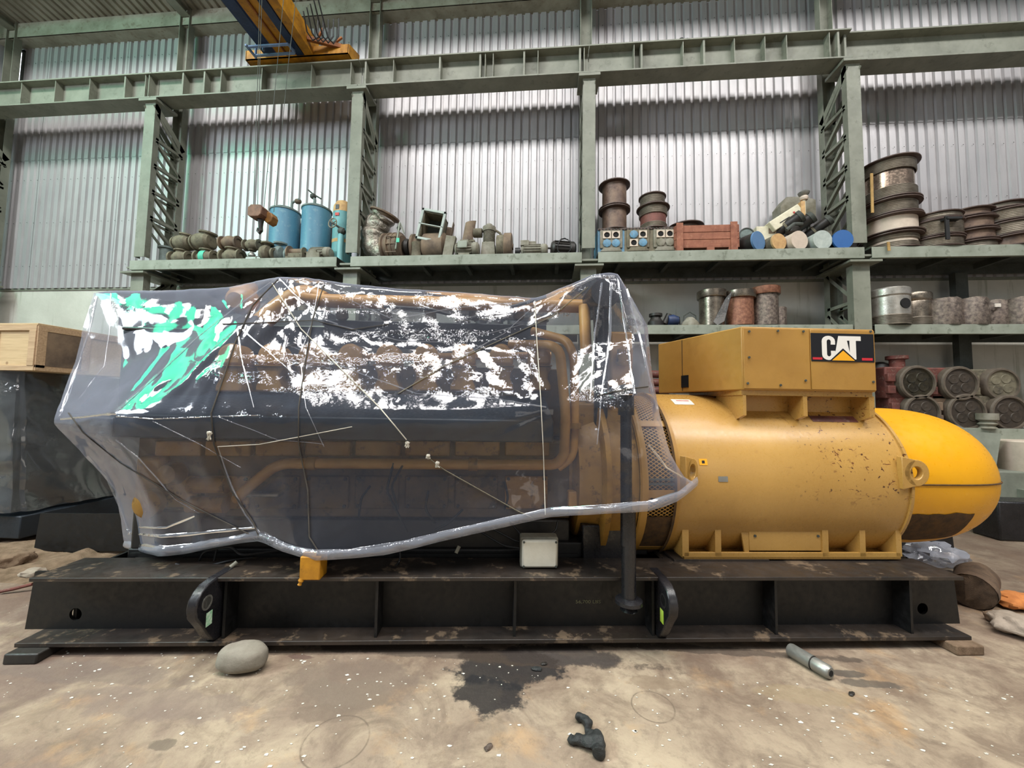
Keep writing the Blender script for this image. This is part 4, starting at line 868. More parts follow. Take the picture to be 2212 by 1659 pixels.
for k, py in enumerate((808, 826, 843)):
    tag(MB().lathe([(.05, 0), (.06, .02), (.06, .30), (.05, .32)], (0, 0, 0), (1, .3, 0), 14).build('red_tube', 'red_primer', loc=P(1405, py, 6.2)), ['uppermost short red tube behind the left end of the box', 'middle short red tube behind the left end of the box', 'lowest short red tube behind the left end of the box'][k], 'tube')
t = thing('tube_rack', 'dark casting that carries the short red tubes', 'casting', (P(1420, 860, 6.1).x, 6.1, Z3)); MB().box(-.3, .3, 0, .4, 0, P(1405, 843, 6.2).z-.06-Z3).build('casting', 'oil_dark', t, bevel=.02)
# ---- below shelf 3
tag(MB().box(-.35, .75, 0, .5, 0, .72).build('concrete_plinth', 'plaster_grey', bevel=.02, loc=(P(2150, 1060, 5.6).x, 5.6, 0)), 'grey green concrete block on the floor under the lower shelf', 'block')
tag(MB().box(-.2, .5, 0, .3, 0, .45).build('black_bin', 'black_smooth', bevel=.02, loc=(P(2198, 1100, 5.0).x, 5.0, 0)), 'black box at the right edge beside the yellow cowl', 'box')
m = MB().prism([(-.25, 0), (.18, 0), (.40, .50), (.1, .52), (-.25, .66)], 0, .02); tag(m.build('leaning_sheet', 'plaster_grey', loc=(P(2128, 1030, 5.5).x, 5.55, .72), rot=(radians(-14), 0, 0)), 'grey sheet leaning under the lower shelf behind the cowl', 'sheet')
m = MB().lathe([(.30, 0), (.32, .03), (.32, .6), (.3, .62)], seg=32); tag(m.build('round_drum', 'cap_beige', loc=(P(2235, 1000, 5.75).x, 5.35+.4, .5)), 'pinkish round drum cut by the right edge under the lower shelf', 'drum')
tag(MB().box(-.5, .5, -.36, .4, 0, .5).build('drum_stand', 'plaster_grey', loc=(P(2260, 1100, 5.75).x, 5.8, 0)), 'grey block under the pinkish drum at the right edge', 'block')

# ================================================================ CRANE
p0 = P(538, 128, YF); p1 = P(757, 112, YF)
t = thing('crane_end_truck', 'yellow end truck of the overhead crane resting on the runway girder', 'crane part', ((p0.x+p1.x)/2, YF+.13, ZTOP+.035))
L = (p1.x-p0.x)/2
MB().box(-L, L, -.20, .16, .03, .045).box(-L, L, -.20, -.185, .03, .20).box(-L, L, .145, .16, .045, .30).build('truck_frame', 'crane_yellow', t)
for s in (-1, 1): MB().prism([(-.2, .03), (.16, .03), (.16, .34), (-.2, .20)], s*L-.01, s*L+.01, 'yz').build('end_plate', 'crane_yellow', t)
for x in (-L*.7, L*.7): MB().lathe([(.11, 0), (.11, .08)], (x, -.03, .11), (0, 1, 0), 20).build('wheel', 'oil_dark', t)
for x in (-.3, -.05, .3, .6): MB().box(x-.12, x+.12, -.15, .1, .045, .09).build('brace_plate', 'crane_yellow', t)
xb = P(620, 100, 5.9).x-(p0.x+p1.x)/2
t2 = thing('crane_bridge', 'blue and yellow overhead crane bridge coming forward out of frame', 'crane', ((p0.x+p1.x)/2+xb, YF+.1, ZTOP+.10))
MB().box(-.40, -.20, -3.2, .0, 0, .30).build('left_girder', 'blue_crane', t2); MB().box(-.18, .16, -3.2, -.02, .02, .05).build('belly_plate', 'crane_yellow', t2)
MB().box(-.02, .0, -3.2, -.02, -.01, .02).build('seam_strip', 'orange_rust', t2)
MB().prism([(-.05, 0), (-.35, -.04), (-3.2, -.04), (-3.2, .35), (-.05, .35)], .17, .30, 'yz').build('right_girder', 'blue_crane', t2)
MB().box(.31, .46, -3.2, -.02, -.02, .32).build('yellow_girder', 'crane_yellow', t2)
for yy in (-.30, -1.25):
    m = MB()
    for (a, b) in (((-.50, yy, -.10), (.22, yy, -.10)), ((-.50, yy-.16, -.10), (.22, yy-.16, -.10)), ((-.50, yy-.2, -.10), (-.50, yy+.04, -.10)), ((.22, yy-.16, -.10), (.22, yy, -.10)), ((-.28, yy-.08, -.1), (-.28, yy-.08, .30)), ((-.48, yy, -.10), (-.48, yy, .1)), ((.2, yy, -.10), (.2, yy, .1))): m.bar(a, b, .03, .03, (.1, .2, 1))
    m.build('cable_frame', 'pale_blue', t2)
m = MB()
for k in range(5):
    x = .55+k*.09; m.tube([(x, -.6-.05*k, .30), (x+.01, -.5, .05-.03*k), (x+.06, -.42, -.02-.02*k), (x+.10, -.35, .10), (x+.12, -.4, .35)], .012, 6)
m.build('festoon_cable', 'cable_black', t2)
MB().bar((.46, -.35, .10), (1.05, -.1, .12), .07, .05).bar((.8, -.2, .1), (.95, -.15, .28), .03, .03).bar((.6, -.3, .1), (.7, -.3, .3), .03, .03).build('cable_arm', 'orange_rust', t2)
# hook block hanging from wires
hp = P(560, 460, 4.6)
t = thing('crane_hook_block', 'rusty crane hook block hanging on four thin wires', 'crane hook', hp)
MB().prism([(-.10, -.06), (-.07, -.085), (.05, -.085), (.09, -.05), (.095, .04), (.06, .075), (-.06, .08), (-.10, .04)], -.08, .06).build('sheave_guard', 'hook_rust', t, bevel=.01)
MB().prism([(.06, -.10), (.10, -.13), (.15, -.11), (.17, -.04), (.15, .01), (.10, .03), (.06, .02)], .02, .14).build('rear_guard', 'hook_yellow', t, bevel=.01)
m = MB().tube([(.0, 0, -.07), (.03, 0, -.11), (.03, 0, -.18), (.035, 0, -.24), (.02, 0, -.27), (-.01, 0, -.24), (-.01, 0, -.2)], .02, 10, [.03, .035, .028, .028, .02, .015, .008]); m.build('hook', 'oil_dark', t)
for (px, py, x0, y0) in ((550, 0, -.085, 0), (556, 0, -.01, -.02), (592, 0, .06, 0), (606, 0, .14, .08)):
    a = P(px+8, 130, 4.6); MB().tube([(x0, y0, .05), (a.x-hp.x, y0, a.z-hp.z), ((a.x-hp.x)*1.35, y0, (a.z-hp.z)*1.6)], .004, 5).build('wire_rope', 'steel_dark', t)

# ================================================================ GENERATOR SET (local frame: u along, v away, z up)
RG = (0, 0, GA)
def gthing(name, label, cat, group=None): return thing(name, label, cat, G0, RG, group)
# ---- skid
sk = gthing('skid_frame', 'long black steel skid of I-section rails under the generator set', 'steel base frame')
U0, U1 = G(62, 1251, 0).x, G(2082, 1246, 0).x; ub0, ub1 = G(30, 1394, 0).x, G(2100, 1386, 0).x
ZB0, ZT0 = .055, .437
def rail(v0, s, front):
    nm = 'front' if front else 'rear'
    MB().box(U0, U1, v0, v0+.30, ZT0-.022, ZT0).build('top_flange', 'black_deck', sk, bevel=.003)
    MB().box(ub0, ub1, v0-.0, v0+.30, ZB0, ZB0+.024).build('bottom_flange', 'black_deck' if front else 'black_paint', sk, bevel=.003)
    vw = v0+.14; z0, z1 = ZB0+.024, ZT0-.022
    a, b = G(70, 1300, vw).x, G(2062, 1300, vw).x
    m = MB(); h1 = G(163, 1327, vw); h2 = G(1993, 1315, vw)
    m.plate_hole(h1.x-.15, h1.x+.15, z0, z1, h1.x, h1.z, .036, vw, vw+.016); m.plate_hole(h2.x-.13, h2.x+.13, z0, z1, h2.x, h2.z, .036, vw, vw+.016)
    m.prism([(a-.03, z0), (h1.x-.15, z0), (h1.x-.15, z1), (a, z1)], vw, vw+.016); m.box(h1.x+.15, h2.x-.13, vw, vw+.016, z0, z1); m.prism([(h2.x+.13, z0), (b+.03, z0), (b, z1), (h2.x+.13, z1)], vw, vw+.016)
    m.build('web', 'black_paint', sk)
    if front:
        for px in (490, 815, 1112, 1408, 1672, 1962):
            x = G(px, 1320, .05).x; MB().prism([(v0+.03, z0), (vw, z0), (vw, z1), (v0+.03, z1)], x-.008, x+.008, 'yz').build('stiffener', 'black_paint', sk)
rail(0, 1, True); rail(1.25, 1, False)
MB().prism([(.157, ZB0+.025), (1.26, ZB0+.025), (1.26, ZT0-.023), (.157, ZT0-.023)], U0+.1, U0+.12, 'yz').build('end_plate', 'black_paint', sk)  # made full height to keep light out of the left rail hole
MB().prism([(.157, ZB0+.025), (1.26, ZB0+.025), (1.26, ZT0-.023), (.157, ZT0-.023)], U1-.07, U1-.05, 'yz').build('end_plate', 'black_paint', sk)  # plate added at the right end to keep that rail hole dark
for x, w in ((U0+.45, .30), (-1.6, .25), (-.6, .2), (.3, .2), (1.2, .3), (2.0, .25), (U1-.3, .35)): MB().box(x-w/2, x+w/2, .30, 1.25, ZT0-.03, ZT0-.006).box(x-.008, x+.008, .3, 1.25, ZB0, ZT0-.03).build('cross_member', 'black_deck', sk)
MB().box(G(275, 1180, .3).x, G(1250, 1180, .3).x, .32, 1.24, ZT0-.03, ZT0+.02).build('sump_tray', 'black_paint', sk)
MB().box(U0+.12, U1-.05, .30, 1.25, ZB0, ZB0+.012).build('added_dark_pan', 'black_paint', sk)  # unseen pan, added between the rails so their holes look dark
# lifting lugs: thick plates standing across the rail, rounded at the top
for px, ap, lab in ((452, 1, 'curved lifting lug with green tag'), (1432, -1, 'curved lifting lug with lime tag')):
    x = G(px, 1380, 0).x; z0 = ZB0+.024
    poly = [(.14, z0), (.01, z0), (-.02, z0+.03), (-.055, .15), (-.10, .22), (-.145, .28), (-.155, .33), (-.145, .375), (-.115, .41), (-.07, .432), (.0, ZT0+.004), (.14, ZT0+.004)]
    o = MB().prism(poly, x-.028, x+.028, 'yz').build('lifting_lug', 'black_smooth', sk, bevel=.008, label=lab)
    xf = x+.0285*ap
    MB().lathe([(.040, 0), (.040, .002), (.030, .002), (.030, 0)], (xf, -.075, .335), (ap, 0, 0), 20, False).lathe([(0, .0005), (.030, .0005)], (xf, -.075, .335), (ap, 0, 0), 20).build('lug_hole', 'steel_bright' if ap > 0 else 'hole_black', o)
    MB().box(xf-.001, xf+.001, -.075, -.03, .20, .275).build('tag', 'green_mark' if ap > 0 else 'lime_mark', o)
def text_mesh(body, size, mat, parent, loc, rot=(pi/2, 0, 0), name='lettering', ext=.001, sxy=(1, 1)):
    cu = bpy.data.curves.new('txt', 'FONT'); cu.body = body; cu.size = size; cu.extrude = ext; cu.resolution_u = 4
    to = bpy.data.objects.new('txt', cu); COL.objects.link(to); dg = bpy.context.evaluated_depsgraph_get(); dg.update()
    me = bpy.data.meshes.new_from_object(to.evaluated_get(dg)); bpy.data.objects.remove(to); me.materials.clear(); me.materials.append(M[mat])
    o = bpy.data.objects.new(name, me); COL.objects.link(o); o.parent = parent; o.location = loc; o.rotation_euler = rot; o.scale = (sxy[0], sxy[1], 1); return o
c = G(1243, 1303, .138); text_mesh('56,700 LBS', .036, 'stencil', sk, (c.x, .138, c.z), sxy=(1.0, .8))
for px, py, lb in ((70, 1405, 'rough dark packing block under the left end of the skid'), (2072, 1394, 'brown packing block under the right end of the skid')):
    c = G(px, py, .0); m = MB().box(-.09, .09, -.06, .2, 0, ZB0); m.v = [tuple(Vector(v)+Vector((.012*noise.noise(Vector(v)*40), .012*noise.noise(Vector(v)*31), 0))) for v in m.v]
    o = m.build('packing_block', 'rubble' if px > 1000 else 'oil_dark', bevel=.008, loc=gworld((c.x, 0, 0)), rot=RG); tag(o, lb, 'block')
# hidden packing blocks between keep the rails off the floor
tag(MB().box(-.5, .5, .9, 1.5, 0, ZB0).build('packing_block', 'oil_dark', loc=G0, rot=RG), 'dark packing timber hidden below the middle of the skid', 'block')

# ---- alternator
al = gthing('alternator', 'large pale yellow cylindrical alternator with terminal box on top', 'generator')
VC, ZC, RB = .80, .95, .63
ua, ub = 1.10, G(1962, 1050, .2).x
prof = [(RB-.03, ua), (RB, ua+.01), (RB, ub-.02), (RB+.012, ub-.02), (RB+.012, ub), (RB-.05, ub+.004), (0, ub+.006)]
MB().lathe(prof, (0, VC, ZC), (1, 0, 0), 96).build('casing', 'alt_yellow', al)
# screen band
MB().lathe([(RB-.03, .86), (RB-.03, 1.11)], (0, VC, ZC), (1, 0, 0), 80, False).build('screen_drum', 'hole_black', al)
m = MB(); nh = 150
for s in (-1, 1):
    for k in range(nh):
        a0 = 2*pi*k/nh
        if cos(a0) > .35: continue
        pts = []
        for j in range(3):
            u = .885+.2*j/2; a = a0+s*.22*j/2; r = RB-.018; pts.append(Vector((u, VC+r*cos(a), ZC+r*sin(a))))
        nrm = Vector((0, cos(a0), sin(a0)))
        m.bar(pts[0], pts[1], .0055, .003, nrm); m.bar(pts[1], pts[2], .0055, .003, nrm)
o = m.build('expanded_metal_screen', 'box_yellow', al); o['kind'] = 'stuff'
for u, w, rr in ((.845, .05, RB+.01), (1.078, .032, RB+.008)): MB().lathe([(RB-.02, u), (rr, u+.004), (rr, u+w-.004), (RB-.02, u+w)], (0, VC, ZC), (1, 0, 0), 80, False).build('band', 'box_yellow', al)
MB().lathe([(RB+.012, 1.062), (RB+.014, 1.066), (RB+.014, 1.076), (RB+.012, 1.08)], (0, VC, ZC), (1, 0, 0), 80, False).build('black_gasket', 'dirt_brown', al)
for a in range(0, 360, 45):
    if 60 < a < 120 or cos(radians(a)) > .5: continue
    a_ = radians(a+5); c = Vector((.98, VC+(RB-.008)*cos(a_), ZC+(RB-.008)*sin(a_))); MB().cbox(c, .20, .012, .05, Matrix.Rotation(a_, 3, 'X')).build('screen_strip', 'box_yellow', al)
c = G(1440, 1030, .17); m = MB(); m.bar((.89, .178, .96), (1.07, .178, .96), .012, .012).bar((.89, .178, .99), (1.07, .178, .99), .012, .012).build('clamp_rod', 'steel_dark', al)
m = MB()
N = 20
vs = [((.90+.17*j), VC+(RB-.006)*cos(a), ZC+(RB-.006)*sin(a)) for j in (0, 1) for a in [radians(200+50*i/N) for i in range(N+1)]]
m.add(vs, [(i, i+1, N+2+i, N+1+i) for i in range(N)]); m.add([(v[0], VC+(v[1]-VC)*.99, ZC+(v[2]-ZC)*.99) for v in vs], [(i, N+1+i, N+2+i, i+1) for i in range(N)]); m.build('dark_scorched_patch', 'dirt_brown', al)
MB().lathe([(RB-.06, .60), (RB+.03, .61), (RB+.03, .645), (RB-.03, .66), (RB-.03, .845)], (0, VC, ZC), (1, 0, 0), 80, False).build('adaptor_ring', 'mid_yellow', al)
# feet
def gp(px, py, v): q = G(px, py, v); return q.x, q.z
zt = .665; zb = .437; fx0 = G(1478, 1215, .25).x; fx1 = G(1947, 1215, .25).x
MB().box(fx0, fx1, .25, .27, zb+.01, zb+.055).box(fx0, fx1, .25, 1.36, zb+.01, zb+.028).build('base_plate', 'alt_yellow', al, bevel=.002)
for px0, px1 in ((1474, 1488), (1545, 1558), (1777, 1790), (1858, 1870), (1936, 1948)):
    a = G(px0, 1180, .25).x; b_ = G(px1, 1180, .25).x; MB().prism([(.25, zb+.03), (.45, zb+.03), (.45, zt+.1), (.30, zt-.0), (.25, zt)], a, b_, 'yz').build('foot_gusset', 'alt_yellow', al)
MB().box(fx0, fx1, 1.34, 1.36, zb+.01, zt).build('side_plate', 'alt_yellow', al)
a, z1 = gp(1618, 1146, .258); b_, z0 = gp(1780, 1190, .258)
pl = MB().box(a, b_, .258, .30, z0, z1).build('cover_plate', 'alt_yellow', al, bevel=.003)
m = MB()
for x, z in ((a+.04, z1-.035), (b_-.04, z1-.035)): m.lathe([(.009, 0), (.009, .006)], (x, .258, z), (0, -1, 0), 8)
m.build('bolts', 'steel_dark', pl)
MB().prism([(a-.03, zb+.05), (a, zb+.05), (a, zt), (a-.06, zt)], .262, .275).build('cover_flank', 'alt_yellow', al)
for (s0, s1, v0) in ((G(1455, 1225, .25).x, G(1660, 1225, .25).x, .24), (G(1700, 1225, .25).x, G(1925, 1225, .25).x, .27)): MB().box(s0, s1, v0, 1.3, ZT0, ZT0+.012).build('shim', 'black_deck', al)
# lifting eyes
def eye(px, py, v, R_, r_, label, ang=0, bk=.10):
    c = G(px, py, v); m = MB(); m.ringplate(0, 0, R_, r_, -.02, .02, 32); s = -1
    m.prism([(-bk, -R_*1.25), (-.0, -R_*.98), (-r_*1.05, -r_*.6), (-r_*1.05, r_*.6), (0, R_*.98), (-bk, R_*1.25)], -.02, .02)
    m.v = [tuple(Matrix.Rotation(ang, 3, 'Z')@Vector(v_)) for v_ in m.v]
    return m.build('lifting_eye', 'alt_yellow', al, bevel=.004, loc=c)
eye(1974, 1021, .165, .088, .043, '', 0)
eye(1490, 1018, .13, .085, .048, '', radians(40))
# riser and terminal box
F0, F1 = G(1605, 842, .25), G(1893, 842, .25); BT = 2.045; BB = F0.z
m = MB(); bx0 = F0.x; bx1 = F1.x
MB().box(bx0, bx1-.01, .27, 1.0, BB-.035, BB-.0).build('riser_top', 'alt_yellow', al)
rb = G(1610, 897, .27).z
for px0, px1 in ((1605, 1612), (1735, 1744), (1878, 1889)):
    a = G(px0, 870, .27).x; b_ = G(px1, 870, .27).x; MB().prism([(.27, BB-.03), (.60, BB-.03), (.60, 1.42), (.38, 1.38), (.27, rb)], a, b_, 'yz').build('riser_web', 'alt_yellow', al)
MB().box(bx0+.02, bx1-.03, .42, .44, 1.42, BB-.03).build('riser_back', 'alt_yellow', al)
lx = G(1422, 800, 1.05).x
box = MB().prism([(bx0, .25), (bx1, .25), (bx1, 1.05), (lx, 1.05)], BB, BT, 'xy').build('terminal_box', 'box_yellow', al, bevel=.008)
s0 = G(1752, 780, .245); x0, x1 = s0.x, bx1-.005
pn = MB().box(x0, x1, .243, .25, BB+.01, BT-.012).build('front_panel', 'box_yellow', al, bevel=.003)
MB().box(bx0+.008, x0-.008, .245, .25, BB+.01, BT-.012).build('front_panel', 'box_yellow', al, bevel=.003)
m = MB()
for px, py in ((1618, 716), (1680, 715), (1735, 716), (1615, 828), (1686, 832), (1740, 822), (1618, 772), (1880, 716), (1886, 825)):
    q = G(px, py, .243); m.lathe([(.008, 0), (.008, .006)], q, (0, -1, 0), 8)
m.build('screws', 'steel_dark', al)
# seams on the slanted left face
dL = Vector((lx-bx0, .80, 0)).normalized(); nL = Vector((-dL.y, dL.x, 0)).normalized()
nL = -nL if nL.x > 0 else nL
def left_pt(px, py):
    d = ray(px, py); dl = Vector((d.dot(GU), d.dot(GV), d.z)); ol = Vector(((O-G0).dot(GU), (O-G0).dot(GV), O.z)); nn = nL; t_ = (Vector((bx0, .25, 0))-ol).dot(nn)/dl.dot(nn); return ol+dl*t_
q = left_pt(1474, 800); MB().bar(Vector((q.x, q.y, BB+.01))+nL*.001, Vector((q.x, q.y, BT-.01))+nL*.001, .006, .003, nL).build('panel_seam', 'dirt_brown', al)
q = left_pt(1480, 824); MB().bar(Vector((q.x, q.y, q.z-.05))+nL*.003, Vector((q.x, q.y, q.z+.05))+nL*.003, .075, .006, nL).build('data_plate', 'decal_black', al)
# decal
dA, dB = G(1751, 719, .241), G(1889, 783, .241); dx0, dx1, dz0, dz1 = dA.x, dB.x, dB.z, dA.z; DW = dx1-dx0; DH = dz1-dz0
dec = MB().box(dx0, dx1, .2405, .243, dz0, dz1).build('logo_panel', 'decal_black', al)
def dq(x, z): return (dx0+DW*x, dz0+DH*z)     # 0..1 decal coordinates
def dpoly(pts, y, mat, nm): return MB().prism([dq(*p) for p in pts], y-.0012, y, 'xz').build(nm, mat, dec)
# letter C
def arcp(cx, cz, rx, rz, a0, a1, n=8): return [(cx+rx*cos(radians(a0+(a1-a0)*i/n)), cz+rz*sin(radians(a0+(a1-a0)*i/n))) for i in range(n+1)]
C_ = arcp(.275, .72, .105, .19, 0, 180)+arcp(.275, .24, .105, .19, 180, 360)+[(.38, .38), (.31, .38)]+arcp(.28, .26, .033, .08, 0, -180)+arcp(.28, .70, .033, .08, 180, 0)+[(.31, .60), (.38, .60)]
dpoly(C_, .2403, 'decal_white', 'letter')
A_ = [(.36, .09), (.435, .91), (.555, .91), (.63, .09), (.545, .09), (.535, .25), (.46, .25), (.45, .09)]
dpoly(A_, .2403, 'decal_white', 'letter')
T_ = [(.52, .91), (.79, .91), (.79, .75), (.71, .75), (.71, .09), (.61, .09), (.61, .75), (.52, .75)]
dpoly(T_, .2399, 'decal_white', 'letter')
dpoly([(.27, .0), (.50, .47), (.73, .0)], .2388, 'decal_black', 'triangle_outline')
dpoly([(.32, .04), (.50, .39), (.68, .04)], .2374, 'decal_yellow', 'triangle')
dpoly([(.02, .06), (.17, .06), (.17, .14), (.02, .14)], .2403, 'decal_red', 'red_bar'); dpoly([(.80, .06), (.97, .06), (.97, .15), (.80, .15)], .2403, 'decal_red', 'red_bar')
# stickers on the casing
def on_barrel(px, py):
    d = ray(px, py); dl = Vector((d.dot(GU), d.dot(GV), d.z)); ol = Vector(((O-G0).dot(GU), (O-G0).dot(GV), O.z))
    a = dl.y**2+dl.z**2; b = 2*(dl.y*(ol.y-VC)+dl.z*(ol.z-ZC)); c = (ol.y-VC)**2+(ol.z-ZC)**2-(RB+.001)**2; D_ = max(0, b*b-4*a*c); return ol+dl*((-b-sqrt(D_))/(2*a))
def sticker(px, py, w, h, mat, nm):
    q = on_barrel(px, py); n = Vector((0, q.y-VC, q.z-ZC)).normalized(); t_ = Vector((0, n.z, -n.y)); t_ = -t_ if t_.z < 0 else t_
    m = MB(); vs = []
    for j in range(5):
        for i in (-1, 1):
            a0 = atan2(q.z-ZC, q.y-VC); a = a0+(j/4-.5)*h/RB; vs.append((q.x+i*w/2, VC+(RB+.002)*cos(a), ZC+(RB+.002)*sin(a)))
    m.add(vs, [(2*j, 2*j+1, 2*j+3, 2*j+2) for j in range(4)]); return m.build(nm, mat, al)
sticker(1474, 868, .15, .09, 'white_label', 'paper_label'); sticker(1474, 866, .10, .012, 'red_mark', 'red_print'); sticker(1562, 1035, .065, .035, 'steel_bright', 'maker_plate')
sticker(1519, 998, .055, .042, 'decal_yellow', 'warning_label'); sticker(1519, 998, .02, .02, 'decal_black', 'warning_symbol')
sticker(1800, 905, .34, .06, 'red_primer', 'faded_red_stain')
# cowl (exciter housing)
cu0 = ub+.004; cu1 = 3.765; RC = .545
CS = .36; prof = [(RC-.03, cu0), (RC, cu0+.01), (RC, cu0+CS)]
for k in range(1, 19):
    a = k/18*pi/2; prof.append((RC*(cos(a)**.62 if k < 18 else 0), cu0+CS+(cu1-cu0-CS)*sin(a)**.80))
MB().lathe(prof, (0, VC, ZC), (1, 0, 0), 72).build('cooling_cowl', 'cowl_yellow', al)
m = MB(); seam = [Vector((u, VC-r*cos(.03)-.004, ZC-.0)) for r, u in prof if r > .02]; seam = [Vector((u, VC-(r+.004), ZC+.005)) for r, u in prof]; m.tube(seam, .0055, 6); m.build('cowl_seam', 'dirt_brown', al)
m = MB(); vs = []; NU, NA = 14, 12
def cowl_r(u):
    for (r0, u0), (r1, u1) in zip(prof, prof[1:]):
        if u0 <= u <= u1 and u1 > u0: return r0+(r1-r0)*(u-u0)/(u1-u0)
    return RC
for i in range(NU+1):
    u = cu0+.04+i/NU*.56
    for j in range(NA+1):
        hi = 202+4*noise.noise(Vector((u*9, 1, 0)))+max(0, (u-cu0-.6))*30; lo = 236-abs(i-NU/2)/NU*10
        a = radians(hi+(lo-hi)*j/NA); r = cowl_r(u)+.0025+.002*noise.noise(Vector((u*30, a*12, 0))); vs.append((u, VC+r*cos(a), ZC+r*sin(a)))
m.add(vs, [(i*(NA+1)+j, i*(NA+1)+j+1, (i+1)*(NA+1)+j+1, (i+1)*(NA+1)+j) for i in range(NU) for j in range(NA)]); m.build('caked_dirt', 'dirt_brown', al)

# ---- engine
en = gthing('diesel_engine', 'sixteen cylinder yellow diesel engine under the clear plastic sheet', 'engine')
def gbox(nm, mat, px0, py0, px1, py1, v0, v1, bevel=.01):
    a = G(px0, py0, v0); b = G(px1, py1, v0); return MB().box(a.x, b.x, v0, v1, b.z, a.z).build(nm, mat, en, bevel=bevel)
gbox('oil_pan', 'oil_dark', 320, 1120, 1230, 1192, .38, 1.15)
gbox('engine_block', 'engine_brown', 300, 945, 1230, 1120, .42, 1.15)
gbox('cylinder_bank', 'engine_brown', 330, 780, 1215, 945, .62, 1.1)
for k in range(8):
    x0 = 335+k*108; o = gbox('inspection_cover', 'mid_yellow' if k in (0, 1, 7) else 'engine_brown', x0, 1028, x0+92, 1100, .395, .42)
    m = MB(); a = G(x0, 1028, .39); b = G(x0+92, 1100, .39)
    for (x, z) in ((a.x+.025, a.z-.02), (b.x-.025, a.z-.02), (a.x+.025, b.z+.02), (b.x-.025, b.z+.02)): m.lathe([(.012, 0), (.012, .012)], (x, .395, z), (0, -1, 0), 6)
    m.build('bolts', 'oil_dark', o)
    gbox('side_cover', 'mid_yellow', x0, 952, x0+96, 986, .36, .42)
gbox('aluminium_guard', 'galv', 500, 1065, 600, 1075, .33, .42)
ex = [413, 500, 586, 672, 757, 838, 920, 1001, 1083, 1164]
for px in ex:
    c = G(px, 775, .50); cap = [(.088*cos(radians(a)), .02+.092*sin(radians(a))) for a in range(0, 181, 12)]+[(-.09, -.05), (.09, -.05)]
    o = MB().prism(cap, -.03, .14).build('rocker_cover', 'pipe_yellow', en, bevel=.022, loc=(c.x, .50, c.z))
    MB().prism([(-.092, -.055), (-.092, -.075), (-.07, -.11), (-.066, -.15), (-.09, -.20), (-.092, -.24), (.092, -.24), (.09, -.20), (.066, -.15), (.07, -.11), (.092, -.075), (.092, -.055)], -.02, .14).build('cover_base', 'mid_yellow', o, bevel=.012)
    MB().box(-.096, .096, -.036, .14, -.057, -.049).build('joint_flange', 'mid_yellow', o)
a, b = G(400, 776, .6), G(1190, 768, .6); MB().cyl(.028, a, b, 14).build('fuel_rail', 'pipe_yellow', en)
# black tray running along the side, top sloping back
t0 = G(246, 895, .10); t1 = G(1196, 893, .10); tl = G(246, 945, .10)
MB().prism([(.10, tl.z), (.62, tl.z), (.62, t0.z+.16), (.55, t0.z+.165), (.10, t0.z)], t0.x, t1.x, 'yz').build('side_walkway', 'tarp_blue', en, bevel=.01)
tip = G(135, 905, .30)
MB().prism([(t0.x, .10), (tip.x, .34), (tip.x-.02, .55), (t0.x, .62)], tl.z, t0.z-.01, 'xy').build('walkway_end', 'tarp_blue', en, bevel=.02)
# air cooler / end housing at left
gbox('cooler_housing', 'navy', 265, 712, 430, 880, .45, 1.2); gbox('cooler_frame', 'black_smooth', 262, 705, 436, 716, .44, 1.2); gbox('upper_duct', 'oil_dark', 258, 645, 380, 706, .6, 1.2)
gbox('front_gear_case', 'mid_yellow', 292, 985, 345, 1105, .36, .6, .03); gbox('front_housing', 'oil_dark', 285, 1100, 420, 1190, .34, .7, .02)
m = MB(); c = G(330, 1085, .34); m.lathe([(.09, 0), (.09, .05), (.05, .07)], c, (0, -1, 0), 20); m.build('water_pump', 'mid_yellow', en)
c = G(385, 1020, .36); MB().lathe([(.07, 0), (.08, .03), (.06, .10), (.03, .12)], c, (0, -1, 0), 18).build('filter_cap', 'mid_yellow', en)
c = G(450, 1090, .36); MB().lathe([(.055, -.12), (.055, .12)], c, (1, 0, 0), 18).build('oil_filter', 'mid_yellow', en); MB().lathe([(.055, -.12), (.055, .12)], c+Vector((.0, 0, .13)), (1, 0, 0), 18).build('oil_filter', 'mid_yellow', en)
# pipes
def gt(pl, r, mat, nm, rad=.09, seg=14): return MB().tube(bend([G(*p) for p in pl], rad), r, seg).build(nm, mat, en)
gt([(512, 1078, .36), (530, 1058, .32), (600, 1001, .30), (700, 1001, .30), (1150, 1004, .30), (1200, 1004, .30), (1218, 985, .30), (1222, 900, .30), (1210, 760, .32), (1190, 745, .40), (1100, 745, .5)], .036, 'pipe_yellow', 'coolant_pipe')
gt([(1205, 1010, .36), (1238, 985, .34), (1242, 900, .34), (1240, 770, .34), (1225, 735, .40), (1150, 715, .55)], .032, 'pipe_yellow', 'coolant_pipe')
for px, py in ((675, 1001), (1022, 1003)): c = G(px, py, .30); MB().lathe([(.045, -.03), (.045, .03)], c, (1, 0, 0), 18).build('pipe_clamp', 'mid_yellow', en)
for px, py in ((1221, 920), (1242, 920)): c = G(px, py, .32); MB().lathe([(.044, -.02), (.044, .02)], c, (0, 0, 1), 18).build('pipe_clamp', 'mid_yellow', en)
gt([(640, 640, .72), (700, 650, .72), (1280, 662, .72)], .055, 'pipe_yellow', 'top_manifold'); gt([(560, 700, .75), (620, 650, .75), (660, 632, .75), (700, 650, .75)], .075, 'pipe_yellow', 'exhaust_elbow')
gt([(1262, 662, .6), (1266, 760, .5)], .045, 'pipe_yellow', 'riser_pipe', .02)
c = G(525, 650, .75); MB().lathe([(.06, -.10), (.10, -.06), (.115, 0), (.10, .06), (.06, .10)], c, (0, 1, .2), 22).build('turbocharger', 'pipe_yellow', en)
c = G(545, 720, .72); MB().lathe([(.10, -.12), (.14, -.05), (.14, .05), (.10, .12)], c, (1, 0, 0), 22).build('turbocharger', 'oil_dark', en)
